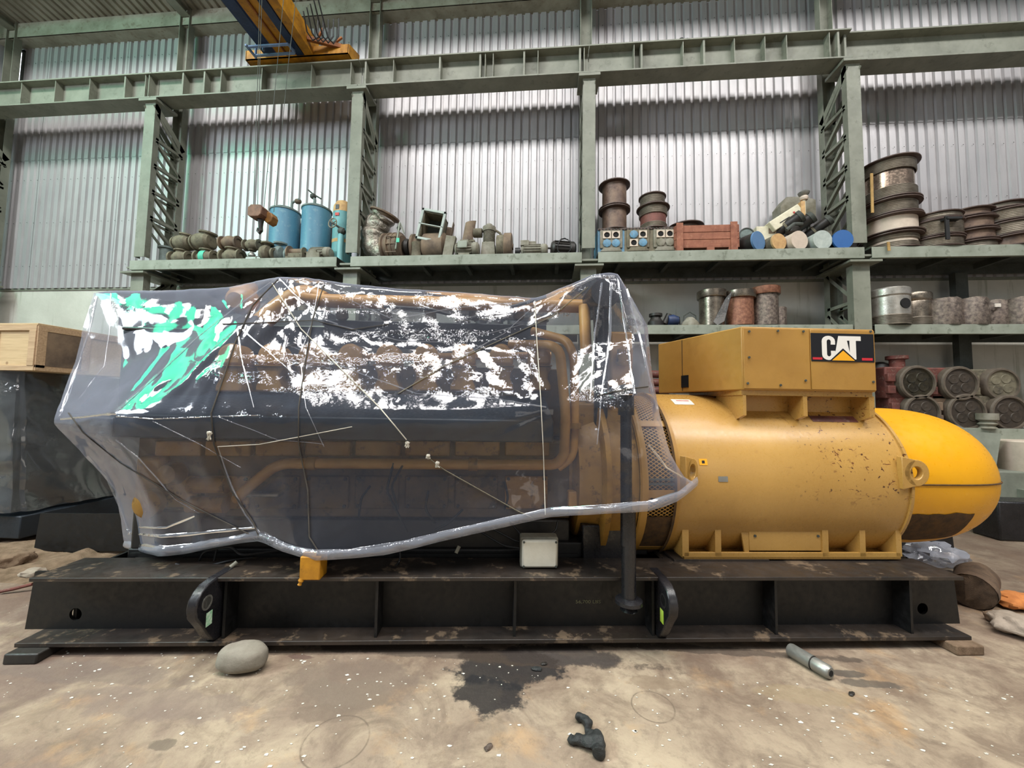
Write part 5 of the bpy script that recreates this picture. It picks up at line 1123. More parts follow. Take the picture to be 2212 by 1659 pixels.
gbox('air_plenum', 'navy', 700, 690, 1180, 760, .85, 1.15); gbox('plenum_lid', 'tarp_blue', 440, 700, 700, 770, .8, 1.15)
for k in range(5): c = G(740+k*95, 692, .84); MB().lathe([(.03, 0), (.05, .02), (.05, .08), (.02, .1)], c, (0, -.4, 1), 12).build('plenum_fitting', 'galv', en)
gt([(830, 662, .68), (930, 668, .62), (1010, 690, .62), (1150, 650, .58), (1180, 640, .55)], .014, 'cable_black', 'hose', .05, 8)
gt([(560, 760, .55), (780, 720, .56), (1020, 715, .6)], .012, 'cable_black', 'hose', .05, 8)
for pts in ([(850, 1000, .27), (835, 1060, .28), (860, 1110, .3), (880, 1150, .3)], [(870, 1005, .27), (845, 1050, .27), (860, 1100, .3)], [(775, 1115, .34), (780, 1075, .3), (800, 1050, .36)], [(1090, 1040, .33), (1098, 1075, .3), (1090, 1100, .34)], [(925, 1060, .34), (918, 1100, .3), (940, 1130, .34)], [(1000, 1100, .33), (970, 1130, .3), (940, 1145, .33)]): gt(pts, .008, 'cable_black', 'hose', .04, 6)
# flywheel housing and right end
c = G(1330, 960, .8)
MB().lathe([(.30, .42), (.52, .46), (.56, .60), (.58, .66)], (0, VC, ZC), (1, 0, 0), 48, False).build('flywheel_housing', 'mid_yellow', en)
gbox('mounting_bracket', 'mid_yellow', 1228, 870, 1300, 1105, .42, .6, .015); gbox('bracket_window', 'oil_dark', 1258, 955, 1312, 1010, .38, .43); gbox('bracket_window', 'oil_dark', 1268, 1050, 1312, 1085, .38, .43)
gbox('bracket_arm', 'mid_yellow', 1310, 940, 1345, 1095, .30, .42, .012); gbox('bracket_foot', 'pipe_yellow', 1228, 1062, 1268, 1100, .34, .42)
gbox('instrument_box', 'pipe_yellow', 1318, 715, 1368, 900, .45, .6, .02)
m = MB(); a = G(1296, 1000, .42); b = G(1300, 690, .42); m.cyl(.05, a, b, 20); m.build('exhaust_stack', 'black_smooth', en)
c = G(1308, 632, .40); MB().lathe([(.105, -.0), (.11, .02), (.11, .42), (.09, .44)], (c.x, .40, c.z), (0, 1, 0), 28).build('exhaust_outlet', 'black_smooth', en); MB().lathe([(.05, -.32), (.06, -.05)], (c.x-.01, .50, c.z), (0, 0, 1), 16).build('outlet_neck', 'black_smooth', en)
c = G(1348, 790, .4); MB().lathe([(.05, 0), (.06, .02), (.055, .12), (.02, .14)], c, (0, -.2, 1), 16).build('breather', 'mid_yellow', en)
gbox('instrument_bracket', 'steel_dark', 1345, 830, 1378, 850, .16, .5); gbox('tool_clamp', 'galv', 1330, 840, 1350, 860, .14, .2)
# lower cables, small brackets between engine and skid
for pts in ([(430, 1212, .25), (440, 1190, .22), (500, 1180, .25), (520, 1200, .2), (600, 1190, .3)], [(380, 1218, .2), (410, 1228, .18), (450, 1222, .2), (500, 1210, .22), (545, 1205, .3)], [(460, 1220, .24), (470, 1180, .3), (475, 1150, .36)], [(1100, 1125, .3), (1130, 1160, .22), (1130, 1210, .2)], [(1040, 1150, .3), (1090, 1180, .25), (1130, 1185, .2)], [(1060, 1140, .3), (1120, 1172, .25), (1200, 1150, .3), (1205, 1125, .34)], [(862, 1180, .26), (866, 1210, .22), (840, 1240, .12), (820, 1250, .05)]): gt(pts, .007, 'cable_black', 'cable', .04, 6)
for pa, pb in (((498, 1225, .14), (512, 1214, .16)), ((985, 1195, .22), (992, 1180, .24))): MB().cyl(.012, G(*pa), G(*pb), 10).build('cable_plug', 'box_rim', en)
gbox('dark_control_case', 'black_smooth', 1258, 1135, 1345, 1215, .3, .7); gbox('mounting_rail', 'black_paint', 275, 1185, 1260, 1212, .34, .5)
for x0, x1 in ((300, 420), (1195, 1300)): gbox('engine_mount', 'black_paint', x0, 1172, x1, 1228, .33, 1.2)
gbox('coupling_guard', 'black_paint', 1345, 1120, 1400, 1200, .45, 1.15)
# telescopic support leg hanging at the front, with flanged foot
pA = G(1352, 868, -.05); pB = G(1358, 1290, -.05)
MB().cyl(.034, (pA.x, -.052, pB.z+.30), (pA.x, -.052, pA.z+.02), 20).build('support_leg', 'black_smooth', en)
MB().cyl(.042, (pB.x-.0, -.052, pB.z), (pB.x, -.052, pB.z+.50), 20).build('support_leg_sleeve', 'black_smooth', en, label='greasy black lower sleeve of the support leg')
MB().lathe([(.042, 0), (.078, -.012), (.08, -.03), (.06, -.035), (.03, -.05), (.05, -.07), (.03, -.085)], (pB.x, -.052, pB.z), (0, 0, 1), 24).build('leg_foot', 'black_smooth', en)
MB().bar((pA.x, -.052, pA.z-.02), (pA.x-.02, .45, pA.z+.05), .07, .05, (0, 0, 1)).build('leg_bracket', 'black_smooth', en); MB().lathe([(.048, -.02), (.048, .10)], (pA.x, -.052, pA.z-.06), (0, 0, 1), 20).build('leg_collar', 'black_smooth', en)
# junction box on the skid
jb = thing('junction_box', 'off white square junction box with screwed corners on the skid edge', 'junction box', gworld((G(1165, 1200, .12).x, .12, 0)), RG)
a, z1 = gp(1125, 1163, .12); b_, z0 = gp(1207, 1241, .12); cx = G(1165, 1200, .12).x
z0 = max(z0, ZT0)
MB().box(a-cx, b_-cx, .02, .12, z0, z1).build('back_box', 'box_rim', jb, bevel=.012); MB().box(a-cx+.008, b_-cx-.008, -.01, .02, z0+.008, z1-.008).build('lid', 'white_box', jb, bevel=.014)
m = MB()
for x in (a-cx+.02, b_-cx-.02):
    for z in (z0+.02, z1-.02): m.lathe([(.007, 0), (.007, .006)], (x, -.01, z), (0, -1, 0), 8)
m.build('screws', 'steel_dark', jb)
yb = thing('yellow_outlet_box', 'small yellow metal box with tap at the sheet hem', 'box', gworld((G(668, 1228, -.03).x, -.03, 0)), RG)
a, z1 = gp(648, 1203, -.03); b_, z0 = gp(690, 1254, -.03); cx = G(668, 1228, -.03).x
MB().box(a-cx, b_-cx, 0, .10, z0, z1).build('case', 'crane_yellow', yb, bevel=.006); MB().box(a-cx+.01, b_-cx-.03, .01, .03, z1, z1+.02).build('lug', 'cap_tan', yb)
MB().lathe([(.012, 0), (.016, .015), (.008, .03), (.012, .04)], (a-cx+.012, .01, z0+.01), (-.3, 0, -1), 12).build('tap', 'crane_yellow', yb)
MB().box(-.02, .02, .10, .30, z0+.02, z0+.06).build('arm', 'oil_dark', yb)

# ================================================================ PLASTIC SHEET
GRID = [
 [(272, 1180, .52), (250, 1060, .5), (185, 985, .42), (128, 925, .28), (120, 905, .26), (160, 790, .45), (205, 634, .62)],
 [(345, 1197, .2), (322, 1095, .22), (285, 1000, .12), (243, 947, .05), (245, 893, .04), (300, 775, .36), (240, 629, .62)],
 [(400, 1193, .2), (380, 1095, .18), (360, 1010, .1), (345, 947, .05), (350, 890, .04), (410, 735, .36), (350, 629, .62)],
 [(470, 1178, .16), (455, 1090, .13), (445, 1010, .09), (450, 945, .05), (455, 890, .04), (515, 700, .36), (490, 621, .62)],
 [(560, 1165, .12), (515, 1075, .12), (505, 1000, .10), (545, 945, .06), (560, 890, .05), (590, 700, .36), (600, 598, .58)],
 [(615, 1188, .05), (595, 1100, .07), (625, 1010, .09), (650, 945, .06), (655, 891, .05), (655, 740, .36), (650, 600, .6)],
 [(685, 1206, -.02), (690, 1110, .05), (700, 1010, .09), (720, 945, .06), (722, 891, .05), (720, 740, .38), (700, 607, .6)],
 [(830, 1195, .02), (830, 1100, .06), (830, 1010, .1), (830, 945, .06), (830, 893, .05), (835, 745, .38), (850, 624, .6)],
 [(960, 1164, .04), (965, 1085, .08), (975, 1010, .1), (980, 945, .06), (980, 893, .05), (985, 750, .38), (1000, 633, .58)],
 [(1110, 1130, .05), (1110, 1070, .1), (1110, 1005, .12), (1110, 945, .07), (1112, 885, .06), (1120, 755, .34), (1155, 644, .5)],
 [(1190, 1113, .05), (1190, 1060, .1), (1192, 1000, .12), (1197, 945, .10), (1199, 883, .10), (1200, 760, .25), (1215, 622, .42)],
 [(1300, 1106, -.12), (1300, 1045, -.11), (1300, 985, -.09), (1298, 925, -.06), (1298, 865, -.02), (1290, 740, .28), (1285, 593, .34)],
 [(1400, 1100, -.14), (1398, 1045, -.13), (1390, 985, -.13), (1380, 920, -.12), (1366, 850, -.09), (1358, 740, .2), (1334, 593, .38)],
 [(1460, 1080, -.06), (1445, 1030, -.04), (1425, 965, -.04), (1410, 900, -.02), (1400, 820, .1), (1392, 745, .25), (1388, 685, .45)],
 [(1504, 1046, .04), (1478, 1030, .06), (1448, 980, .08), (1430, 920, .10), (1417, 860, .18), (1405, 790, .32), (1398, 705, .5)],
]
def cr(p0, p1, p2, p3, t_):   # softened spline between control points
    a = p1*(1-t_)+p2*t_; b = .5*((2*p1)+(p2-p0)*t_+(2*p0-5*p1+4*p2-p3)*t_*t_+(3*p1-p0-3*p2+p3)*t_**3); return a*.6+b*.4
cols = []
for ci, c in enumerate(GRID):
    pts = [G(*p) for p in c]; top = pts[-1]
    vb = 1.12
    pts += [Vector((top.x, (top.y+vb)/2, top.z-.01)), Vector((top.x, vb, top.z-.05)), Vector((top.x, vb+.28, top.z-.5)), Vector((top.x, vb+.36, .95))]
    cols.append(pts)
SU, SV = 16, 14
def interp(seq, k, n):
    N = len(seq)-1; out = []
    for i in range(N):
        for j in range(n): out.append(cr(seq[max(i-1, 0)], seq[i], seq[i+1], seq[min(i+2, N)], j/n))
    return out+[seq[-1]]
colsI = [interp(c, 0, SV) for c in cols]; NV = len(colsI[0])
rowsI = [interp([colsI[i][j] for i in range(len(colsI))], 0, SU) for j in range(NV)]; NU = len(rowsI[0])
vs = []
apex = [G(600, 598, .55), G(1290, 592, .4), G(510, 700, .3), G(245, 893, .04), G(700, 607, .5), G(1199, 883, .1)]
for j in range(NV):
    for i in range(NU):
        p = rowsI[j][i].copy(); ed = min(1, j/6)
        d = 0
        for k, a in enumerate(apex):     # tension folds fanning out from each high point
            w = p-a; r = sqrt(w.x*w.x+w.z*w.z); th = atan2(w.z, w.x)
            if r > .03: d += .013*max(0, 1-r/1.1)*noise.noise(Vector((th*7+k*5, r*.7, k)))*min(1, r/.2)
        q = Vector((p.x*3.0+p.z*1.2, p.z*1.2-p.x*.3, k)); n1 = noise.noise(q*1.6); d += .006*(1-abs(n1)*2.2)
        q2 = Vector((p.x*5-p.z*6, p.z*4+p.x, 3.)); d += .0025*(1-abs(noise.noise(q2*1.7))*2.2)
        q3 = Vector((p.x*14+p.z*5, p.z*12-p.x*6, 7.)); d += .0010*(1-abs(noise.noise(q3))*2)
        p.y -= d; p.z += .4*d*(1 if j > 6*SV else 0); vs.append(p)
m = MB(); m.add(vs, [(j*NU+i, j*NU+i+1, (j+1)*NU+i+1, (j+1)*NU+i) for j in range(NV-1) for i in range(NU-1)])
sheet = bpy.data.objects.new('plastic_sheet', m.mesh('plastic_sheet', M['film'], 60, False)); COL.objects.link(sheet); sheet.location = G0; sheet.rotation_euler = RG
tag(sheet, 'clear crinkled polythene sheet draped and tied over the engine', 'plastic sheet')
# end curtain on the left: closes from front column to back column
endp = [[colsI[0][j].lerp(colsI[0][NV-1-j] if False else Vector((colsI[0][j].x+.25, 1.1, colsI[0][j].z)), s/8) for s in range(9)] for j in range(6*SV+1)]
vs = []
for j, r in enumerate(endp):
    for s, p in enumerate(r): p = p.copy(); p.x -= .03*sin(s*1.7+j*.05)*(s > 0) * (s < 8)+.015*noise.noise(p*4)*(s > 0); vs.append(p)
m = MB(); m.add(vs, [(j*9+s, j*9+s+1, (j+1)*9+s+1, (j+1)*9+s) for j in range(6*SV) for s in range(8)])
o = bpy.data.objects.new('end_curtain', m.mesh('end_curtain', M['film'], 60, False)); COL.objects.link(o); o.parent = sheet
hem = [Vector(vs_) for vs_ in rowsI[0]]
m = MB(); vs = []; K = 7
for i, p in enumerate(hem):
    for k in range(K):
        a = k/(K-1)
        w = .055+.03*noise.noise(Vector((p.x*3, 4, 0)))
        vs.append(Vector((p.x, p.y-.012-.012*sin(a*pi)-.006*noise.noise(Vector((p.x*8, a*3, 2))), p.z-.008+a*w)))
m.add(vs, [(i*K+k, (i+1)*K+k, (i+1)*K+k+1, i*K+k+1) for i in range(len(hem)-1) for k in range(K-1)])
o = bpy.data.objects.new('hem', m.mesh('hem', M['film_hem'], 60, False)); COL.objects.link(o); o.parent = sheet
# ropes tied over the sheet
bv = BVHTree.FromPolygons([gworld(v.co) for v in sheet.data.vertices], [tuple(p.vertices) for p in sheet.data.polygons])
def pleat(pts, w0, w1, mat='film_hem'):
    seq = [Vector((p[0], p[1], 0)) for p in pts]; fine = []
    for a, b in zip(seq, seq[1:]):
        n = max(2, int((b-a).length/14)); fine += [a.lerp(b, i/n) for i in range(n)]
    fine.append(seq[-1]); hit = []
    for q in fine:
        d = ray(q.x, q.y).normalized(); h = bv.ray_cast(O, d)
        if h[0] is not None and (not hit or (hit[-1]-(O+d*h[3])).length < .3): hit.append(O+d*(h[3]-.004))
    if len(hit) < 3: return
    vs = []; n = len(hit)
    for i, p in enumerate(hit):
        tt = (hit[min(i+1, n-1)]-hit[max(i-1, 0)]).normalized(); vw = (p-O).normalized(); sd = tt.cross(vw).normalized()
        w = (w0+(w1-w0)*i/(n-1))*(.75+.5*noise.noise(p*9)); jt = .004*noise.noise(p*7)
        L_ = lambda v: Vector(((v-G0).dot(GU), (v-G0).dot(GV), v.z))
        vs += [L_(p-sd*(w-jt)), L_(p-vw*w*.5+sd*jt), L_(p+sd*(w+jt))]
    m = MB(); m.add(vs, [(3*i+k, 3*i+k+1, 3*i+k+4, 3*i+k+3) for i in range(n-1) for k in (0, 1)])
    o = bpy.data.objects.new('pleat', m.mesh('pleat', M[mat], 60, False)); COL.objects.link(o); o.parent = sheet
for pts, w0, w1 in [([(596, 602), (520, 655), (430, 725), (340, 810), (250, 890)], .005, .010), ([(210, 640), (190, 720), (165, 800), (128, 900)], .012, .006), ([(240, 634), (238, 700), (225, 790), (170, 860)], .006, .003),
                    ([(604, 602), (640, 640), (700, 690), (730, 700)], .003, .006), ([(690, 612), (672, 700), (650, 760)], .004, .003), ([(700, 615), (760, 650), (850, 690)], .004, .003), ([(850, 690), (980, 665), (1150, 650)], .006, .004), ([(515, 705), (440, 770), (360, 850)], .004, .006), ([(515, 705), (580, 760), (660, 830)], .004, .003), ([(512, 712), (525, 790), (548, 880)], .005, .003),
                    ([(1155, 650), (1230, 625), (1288, 600)], .006, .010), ([(1160, 655), (1090, 720), (960, 790), (860, 850)], .004, .003), ([(1334, 600), (1350, 700), (1362, 800), (1370, 850)], .006, .010), ([(1350, 610), (1385, 740), (1410, 850), (1445, 950)], .008, .010), ([(1300, 610), (1285, 720), (1275, 860)], .010, .004), ([(1320, 610), (1318, 720), (1300, 850), (1290, 960)], .012, .004), ([(1420, 900), (1450, 970), (1500, 1040)], .010, .012), ([(1400, 960), (1440, 1010), (1495, 1044)], .008, .010),
                    ([(250, 900), (330, 905), (450, 900), (560, 897)], .005, .004), ([(250, 893), (190, 900), (130, 906)], .010, .008), ([(250, 950), (300, 990), (380, 1080), (430, 1110)], .006, .003), ([(190, 985), (230, 1030), (262, 1100), (280, 1150)], .012, .008), ([(278, 1150), (350, 1158), (450, 1150), (550, 1140)], .014, .008), ([(280, 1172), (360, 1182), (440, 1175), (520, 1162)], .016, .010), ([(420, 1115), (360, 1140), (300, 1138)], .010, .006),
                    ([(470, 965), (500, 1050), (530, 1110), (560, 1150)], .004, .008), ([(470, 900), (600, 950), (700, 960)], .003, .002), ([(560, 1155), (620, 1180), (680, 1195), (760, 1190)], .010, .008), ([(760, 1188), (880, 1168), (1000, 1140), (1180, 1100)], .008, .008), ([(1190, 1100), (1300, 1092), (1400, 1085), (1480, 1060)], .010, .010), ([(700, 965), (660, 880), (650, 790)], .003, .003), ([(330, 910), (430, 960), (520, 1010)], .003, .002), ([(620, 745), (760, 800), (900, 850), (1060, 860), (1180, 880)], .003, .006), ([(720, 700), (860, 735), (980, 740), (1130, 700)], .004, .003)]:
    pleat(pts, w0, w1)
def rope(label, pts, r, mat, nm='twine', knots=()):
    P_ = []
    pts = [Vector((p[0], p[1], 0)) for p in pts]; fine = []
    for a, b in zip(pts, pts[1:]):
        n = max(2, int((b-a).length/12)); fine += [a.lerp(b, i/n) for i in range(n)]
    fine.append(pts[-1]); last = None
    for q in fine:
        d = ray(q.x, q.y).normalized(); h = bv.ray_cast(O, d)
        if h[0] is None: continue
        w = O+d*(h[3]-.008)
        if last is not None and (w-last).length > .5: continue
        last = w; P_.append(w)
    if len(P_) < 2: return None
    o = MB().tube([p-P_[0] for p in P_], r, 6).build(nm, mat, loc=P_[0]); tag(o, label, 'rope', 'twine tied over the plastic sheet')
    for (kx, ky, s) in knots:
        d = ray(kx, ky).normalized(); h = bv.ray_cast(O, d)
        if h[0] is None: continue
        c = O+d*(h[3]-.02)-P_[0]; m = MB()
        for k in range(7): a = random.uniform(0, 6.28); m.tube([c, c+Vector((cos(a)*.012, random.uniform(-.01, .01), sin(a)*.012)), c+Vector((random.uniform(-.015, .015), 0, -s*random.uniform(.6, 1)))], .004, 5)
        m.lathe([(0, -.012), (.012, -.006), (.013, .004), (0, .012)], c, (0, 0, 1), 10); m.build('knot', 'rope_white', o)
    return o
rope('dark cord from the left peak down past the hanging knot to the hem', [(600, 604), (545, 660), (508, 740), (478, 830), (456, 893), (462, 960), (500, 1060), (548, 1130), (560, 1160)], .0045, 'rope_dark', knots=[(452, 935, .045)])
rope('dark cord crossing the left end of the sheet diagonally', [(148, 892), (180, 935), (260, 1000), (400, 1085), (530, 1150), (555, 1160)], .004, 'rope_dark')
rope('dark cord falling from the second peak through the middle', [(700, 615), (675, 690), (660, 780), (645, 880), (645, 960), (665, 1060), (668, 1160), (690, 1195)], .004, 'rope_dark')
rope('white string running diagonally with two knots', [(588, 612), (650, 710), (735, 795), (820, 880), (878, 950)], .0035, 'rope_white', knots=[(880, 957, .03)])
rope('grey cord with frayed knot continuing the diagonal to lower right', [(920, 985), (960, 1015), (1040, 1060), (1120, 1105), (1150, 1118)], .0035, 'khaki', knots=[(925, 985, .02), (945, 1000, .03)])
rope('white vertical string in front of the right engine end', [(1155, 650), (1160, 740), (1168, 860), (1174, 980), (1178, 1112)], .003, 'rope_white')
rope('thin horizontal string low across the left half of the sheet', [(470, 965), (560, 960), (640, 945), (760, 922)], .0028, 'rope_white')
rope('thin string rising from mid sheet to the black outlet peak', [(860, 850), (960, 790), (1080, 735), (1190, 685), (1270, 620)], .003, 'khaki')
rope('thin dark line across the sheet above the covers', [(480, 700), (560, 697), (680, 692), (760, 712), (840, 700)], .003, 'rope_dark')
rope('dark cord looped round the black outlet end', [(1290, 855), (1330, 845), (1372, 838), (1400, 835)], .0035, 'rope_dark')

# ================================================================ LEFT: wrapped machine with crate
cx_ = P(32, 900, 3.5).x
t = thing('wrapped_machine', 'machine under dusty grey polythene with the pine crate on top', 'wrapped machine', (cx_, 3.5, 0))
rearX = P(215, 900, 4.6).x-cx_
MB().prism([(-1.6, .05), (-.02, .05), (rearX*.0+.0, .9), (0, 1.3), (-1.6, 1.3)], .30, 1.74, 'xy').build('machine_body', 'tarp_blue', t, bevel=.02)
MB().box(-1.7, .25, -.05, 1.3, .08, .30).build('machine_frame', 'navy', t, bevel=.01)
m = MB(); vs = []; path = [(-1.7, -.02), (-.9, -.03), (-.1, -.02), (.03, .02), (.05, .2), (.08, .7), (.10, 1.32)]
pp = interp([Vector((a, b, 0)) for a, b in path], 0, 12); NJ = 30
for j in range(NJ+1):
    z = .34+(1.765-.34)*j/NJ
    for i, p in enumerate(pp):
        f = (1-j/NJ); d = (.03+.07*f)*(1-2*abs(noise.noise(Vector((p.x*3+z*.5, p.y*3+z*1.6, z*1.1)))))+.02*noise.noise(Vector((p.x*6-z*5, p.y*7+z*6, z*2)))
        zz2 = z-.12*(1-j/NJ)*(noise.noise(Vector((p.x*1.5, p.y*1.5, 5)))) ; vs.append((p.x+max(0, d)*(1 if i > 24 else .2)+.12*f*(i > 24), p.y-max(0, d)*(1 if i <= 30 else .2), zz2))
m.add(vs, [(j*len(pp)+i, j*len(pp)+i+1, (j+1)*len(pp)+i+1, (j+1)*len(pp)+i) for j in range(NJ) for i in range(len(pp)-1)]); m.build('polythene_wrap', 'film_old', t)
ct = thing('pine_crate', 'pale pine crate with plywood panels on the wrapped machine', 'crate', (P(78, 740, 3.42).x, 3.42, 1.745))
hc = P(78, 698, 3.42).z-1.745; D = .95; WX = 1.3
MB().box(-WX, 0, 0.012, D, 0.0, hc-.02).build('plywood_shell', 'ply', ct)
MB().box(-WX, .012, -.005, D+.01, hc-.02, hc).build('lid', 'ply', ct, bevel=.003)
for (a, b, z0, z1) in ((-WX, 0, 0, .05), (-WX, 0, hc-.075, hc-.02)): MB().box(a, b, -.006, .012, z0, z1).build('front_batten', 'pine', ct, bevel=.002)
for x in (-.075, -.52, -1.0): MB().box(x-.0, x+.075, -.01, .012, .05, hc-.075).build('front_batten', 'pine', ct, bevel=.002)
MB().box(0, .014, 0, D, hc-.075, hc-.02).build('side_batten', 'pine', ct, bevel=.002); MB().box(0, .014, 0, D*.35, 0, .06).build('side_batten', 'pine', ct, bevel=.002)
for y in (0, .38, D-.08): MB().box(0, .014, y, y+.075, .03, hc-.075).build('side_batten', 'pine', ct, bevel=.002)
MB().box(0, .016, .075, .38, .05, hc-.08).build('side_board', 'brown_iron', ct)
# rubble between the skid and the wrapped machine
m = MB(); NX, NY = 26, 14; vs = []
c = PZ(110, 1205, 0)
for j in range(NY+1):
    for i in range(NX+1):
        x = -1.25+2.5*i/NX; y = -.5+1.1*j/NY; e = max(0, 1-(x/1.25)**2)*max(0, 1-((y-.05)/.55)**2); vs.append((x, y, -.004+e*(.06+.10*abs(noise.noise(Vector((x*4, y*5, 0))))+.05*noise.noise(Vector((x*14, y*14, 2))))))
m.add(vs, [(j*(NX+1)+i, j*(NX+1)+i+1, (j+1)*(NX+1)+i+1, (j+1)*(NX+1)+i) for j in range(NY) for i in range(NX)]); o = m.build('earth_rubble', 'rubble', loc=(c.x, c.y, 0)); tag(o, 'brown heap of earth and rags behind the left end of the skid', 'rubble', kind='stuff')
m = MB(); m.tube([PZ(0, 1278, .02), PZ(30, 1272, .03), PZ(70, 1262, .05)], .012, 8); tag(m.build('red_hose', 'red_primer'), 'dark red hose end on the floor at the left skid end', 'hose')
def rock(nm, lb, cat, px, py, sx, sy, sz, mat, rot=0, seed=0, amp=.12, sink=.9, grp=None):
    c = PZ(px, py, 0); m = MB(); n = 18; prof = [(sin(pi*k/n), -cos(pi*k/n)) for k in range(n+1)]; m.lathe([(max(r, 0), h) for r, h in prof], seg=32)
    vv = []
    for v in m.v:
        v = Vector(v); d = 1+amp*noise.noise(v*1.6+Vector((seed, 0, 0)))+amp*.3*noise.noise(v*5+Vector((seed, 3, 0)))
        v = Vector((abs(v.x)**.85*(1 if v.x > 0 else -1), abs(v.y)**.85*(1 if v.y > 0 else -1), abs(v.z)**.8*(1 if v.z > 0 else -1)))*d
        vv.append((v.x*sx, v.y*sy, v.z*sz))
    zm = min(v[2] for v in vv); m.v = [(v[0], v[1], max(0, v[2]-zm*sink)) for v in vv]
    o = m.build(nm, mat, loc=(c.x, c.y, 0), rot=(0, 0, rot)); tag(o, lb, cat, grp); return o
rock('rounded_stone', 'rounded grey stone on the floor in front of the skid', 'stone', 522, 1447, .132, .075, .070, 'stone', .12, 3, .09, .97)
rock('rubble_stone', 'brown earth lump behind the left skid end, largest', 'stone', 20, 1225, .16, .12, .07, 'rubble', .2, 9, .3)
rock('rubble_stone', 'small pale lump beside the left skid end', 'stone', 70, 1245, .07, .06, .03, 'slab', .2, 5, .3)
# steel shaft on the floor
a = PZ(1795, 1452, .045); b = PZ(1706, 1400, .045); t = thing('steel_shaft', 'short polished steel shaft lying on the floor by the skid', 'shaft', a)
d = b-a; d.z = 0; Ld = d.length; MB().lathe([(.028, 0), (.036, .012), (.036, Ld*.38), (.033, Ld*.39), (.033, Ld*.41), (.038, Ld*.42), (.038, Ld-.01), (.034, Ld)], (0, 0, -.007), d, 28).build('shaft', 'steel_bright', t)
MB().lathe([(.016, -.001), (.016, .002)], (0, 0, -.007), -d, 16).build('end_bore', 'hole_black', t); MB().lathe([(.038, Ld*.40), (.038, Ld*.415)], (0, 0, -.007), d, 28).build('band', 'oil_dark', t)
# black rag
c = PZ(1272, 1610, 0); m = MB()
def blob(path, rs, seed):
    k0 = len(m.v); m.tube([Vector(p) for p in path], .02, 18, rs)
    for i in range(k0, len(m.v)):
        v = Vector(m.v[i]); n = noise.noise_vector(v*30+Vector((seed, 0, 0)))*.009+noise.noise_vector(v*80+Vector((seed, 5, 0)))*.006; v += n; v.z = max(.0, v.z); m.v[i] = tuple(v)
def wisp(pts, r0, seed):
    q = interp([Vector(p) for p in pts], 0, 12); blob(q, [r0*(.85+.15*sin(i*.3+seed))*min(1, .35+i*.2, .35+(len(q)-1-i)*.2) for i in range(len(q))], seed)
wisp([(-.045, .125, .02), (-.015, .115, .024), (.005, .09, .022), (.0, .045, .02), (.015, .0, .02)], .022, 1); wisp([(-.085, .012, .015), (-.06, -.01, .02), (-.03, .0, .02), (.0, .01, .022)], .022, 2); wisp([(.0, .03, .02), (.03, .0, .026), (.035, -.04, .026), (.03, -.075, .022)], .036, 3); wisp([(-.04, -.005, .018), (.0, -.02, .03), (.04, -.01, .02)], .022, 4)
o = m.build('black_rag', 'rag', loc=(c.x, c.y, 0)); md = o.modifiers.new('remesh', 'REMESH'); md.mode = 'VOXEL'; md.voxel_size = .0045; md.use_smooth_shade = True; md = o.modifiers.new('smooth', 'SMOOTH'); md.iterations = 3
tag(o, 'knotted black rag lying on the concrete at the front', 'rag')
# small dark litter on the floor
for k, (px, py, s, mt, lb) in enumerate(((1160, 1447, .03, 'rag', 'small dark scrap beside the oil stain'), (1175, 1436, .018, 'oil_dark', 'tiny dark sliver above the dark scrap'), (1840, 1501, .02, 'oil_dark', 'short dark sliver right of the steel shaft'), (1055, 1617, .022, 'film_dark', 'small pointed brown leaf on the pale concrete'))):
    rock('floor_scrap', lb, 'scrap', px, py, s, s*.5, .006, mt, .3*k, k, .3)
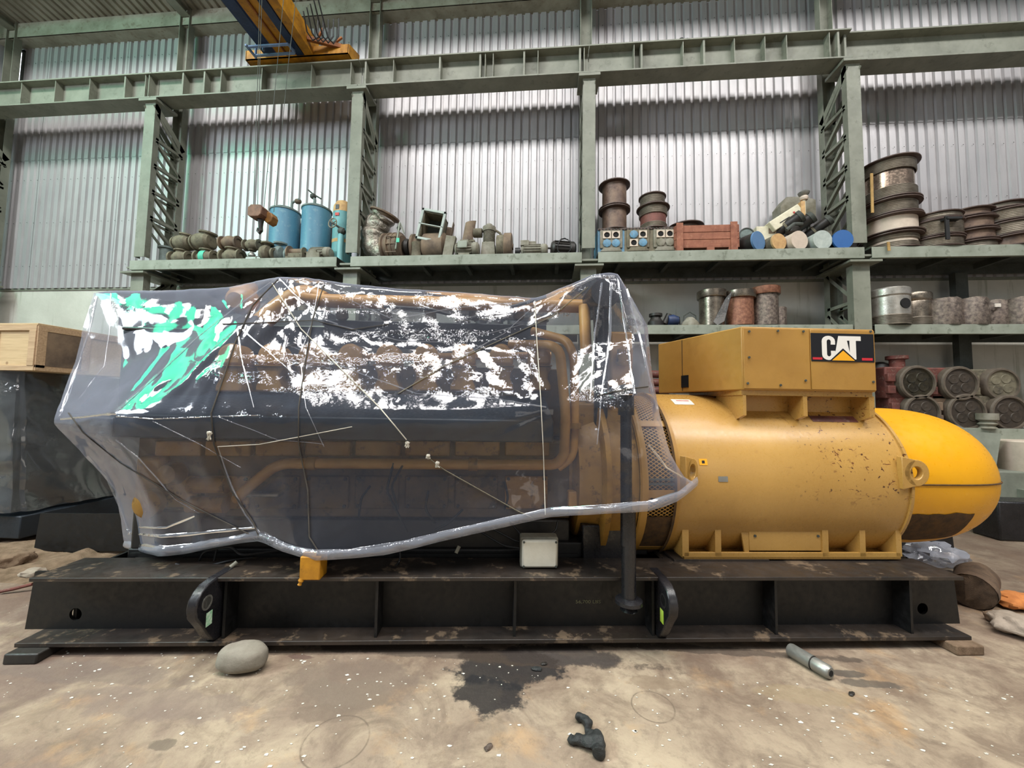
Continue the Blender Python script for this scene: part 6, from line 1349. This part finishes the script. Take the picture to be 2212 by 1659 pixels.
# paint chips
m = MB()
for k in range(650):
    x = random.uniform(-3.0, 3.2); y = random.uniform(1.3, 2.25)+max(0, x)*.04; s = random.choice([.003, .004, .005, .007, .010])*random.uniform(.6, 1.1)
    n = random.randint(4, 6); a0 = random.uniform(0, 6); poly = [(x+s*cos(a0+2*pi*i/n)*random.uniform(.6, 1.6), y+s*sin(a0+2*pi*i/n)*random.uniform(.4, 1)) for i in range(n)]
    m.prism(poly, .001, .003, 'xy')
o = m.build('paint_flakes', 'paint_chip'); tag(o, 'white paint flakes scattered over the concrete floor', 'debris', kind='stuff')
# right side: log, cloth, slabs, bag
c = PZ(2135, 1318, 0); t = thing('cut_log', 'short cut log lying beyond the right end of the skid', 'log', (c.x, c.y, 0)); Rr = .125
m = MB().lathe([(Rr, 0), (Rr*1.03, .1), (Rr*.95, .3), (Rr, .42)], (-.10, 0, Rr), (1, .9, 0), 22, False); m.v = [tuple(Vector(v)+Vector((0, 0, 0))*.0+noise.noise_vector(Vector(v)*9)*.012) for v in m.v]; m.v = [(v[0], v[1], max(0, v[2])) for v in m.v]; m.build('bark', 'bark', t)
MB().lathe([(0, .004), (Rr*.96, .004)], (-.10, 0, Rr), (1, .9, 0), 22).build('sawn_end', 'bark', t); MB().lathe([(Rr*.96, .416), (0, .416)], (-.10, 0, Rr), (1, .9, 0), 22).build('sawn_end', 'log_end', t)
rock('orange_cloth', 'crumpled orange brown cloth at the right edge beside the log', 'cloth', 2200, 1312, .15, .10, .045, 'orange_cloth', .3, 4, .35)
rock('stone_slab', 'pale stone slab at the right edge below the orange cloth', 'stone', 2196, 1368, .13, .11, .055, 'slab', .5, 8, .3)
rock('stone_slab', 'brown broken stone between the log and the slab', 'stone', 2165, 1345, .10, .07, .04, 'bark', .2, 6, .25)
# clear plastic lump behind the cowl foot
c = PZ(2015, 1215, 0); m = MB(); n = 14; m.lathe([(sin(pi*k/n), -cos(pi*k/n)) for k in range(n+1)], seg=28)
vv = []
for v in m.v: v = Vector(v); d = 1+.5*noise.noise(v*2.5)+.2*noise.noise(v*7); vv.append((v.x*.26*d, v.y*.2*d, max(0, .09+v.z*.10*d)))
m.v = vv; o = bpy.data.objects.new('plastic_bag', m.mesh('plastic_bag', M['film_hem'], 60, False)); COL.objects.link(o); o.location = (c.x, c.y, 0); tag(o, 'crumpled clear plastic bag on the floor under the yellow cowl', 'plastic bag')
bpy.context.view_layer.update()
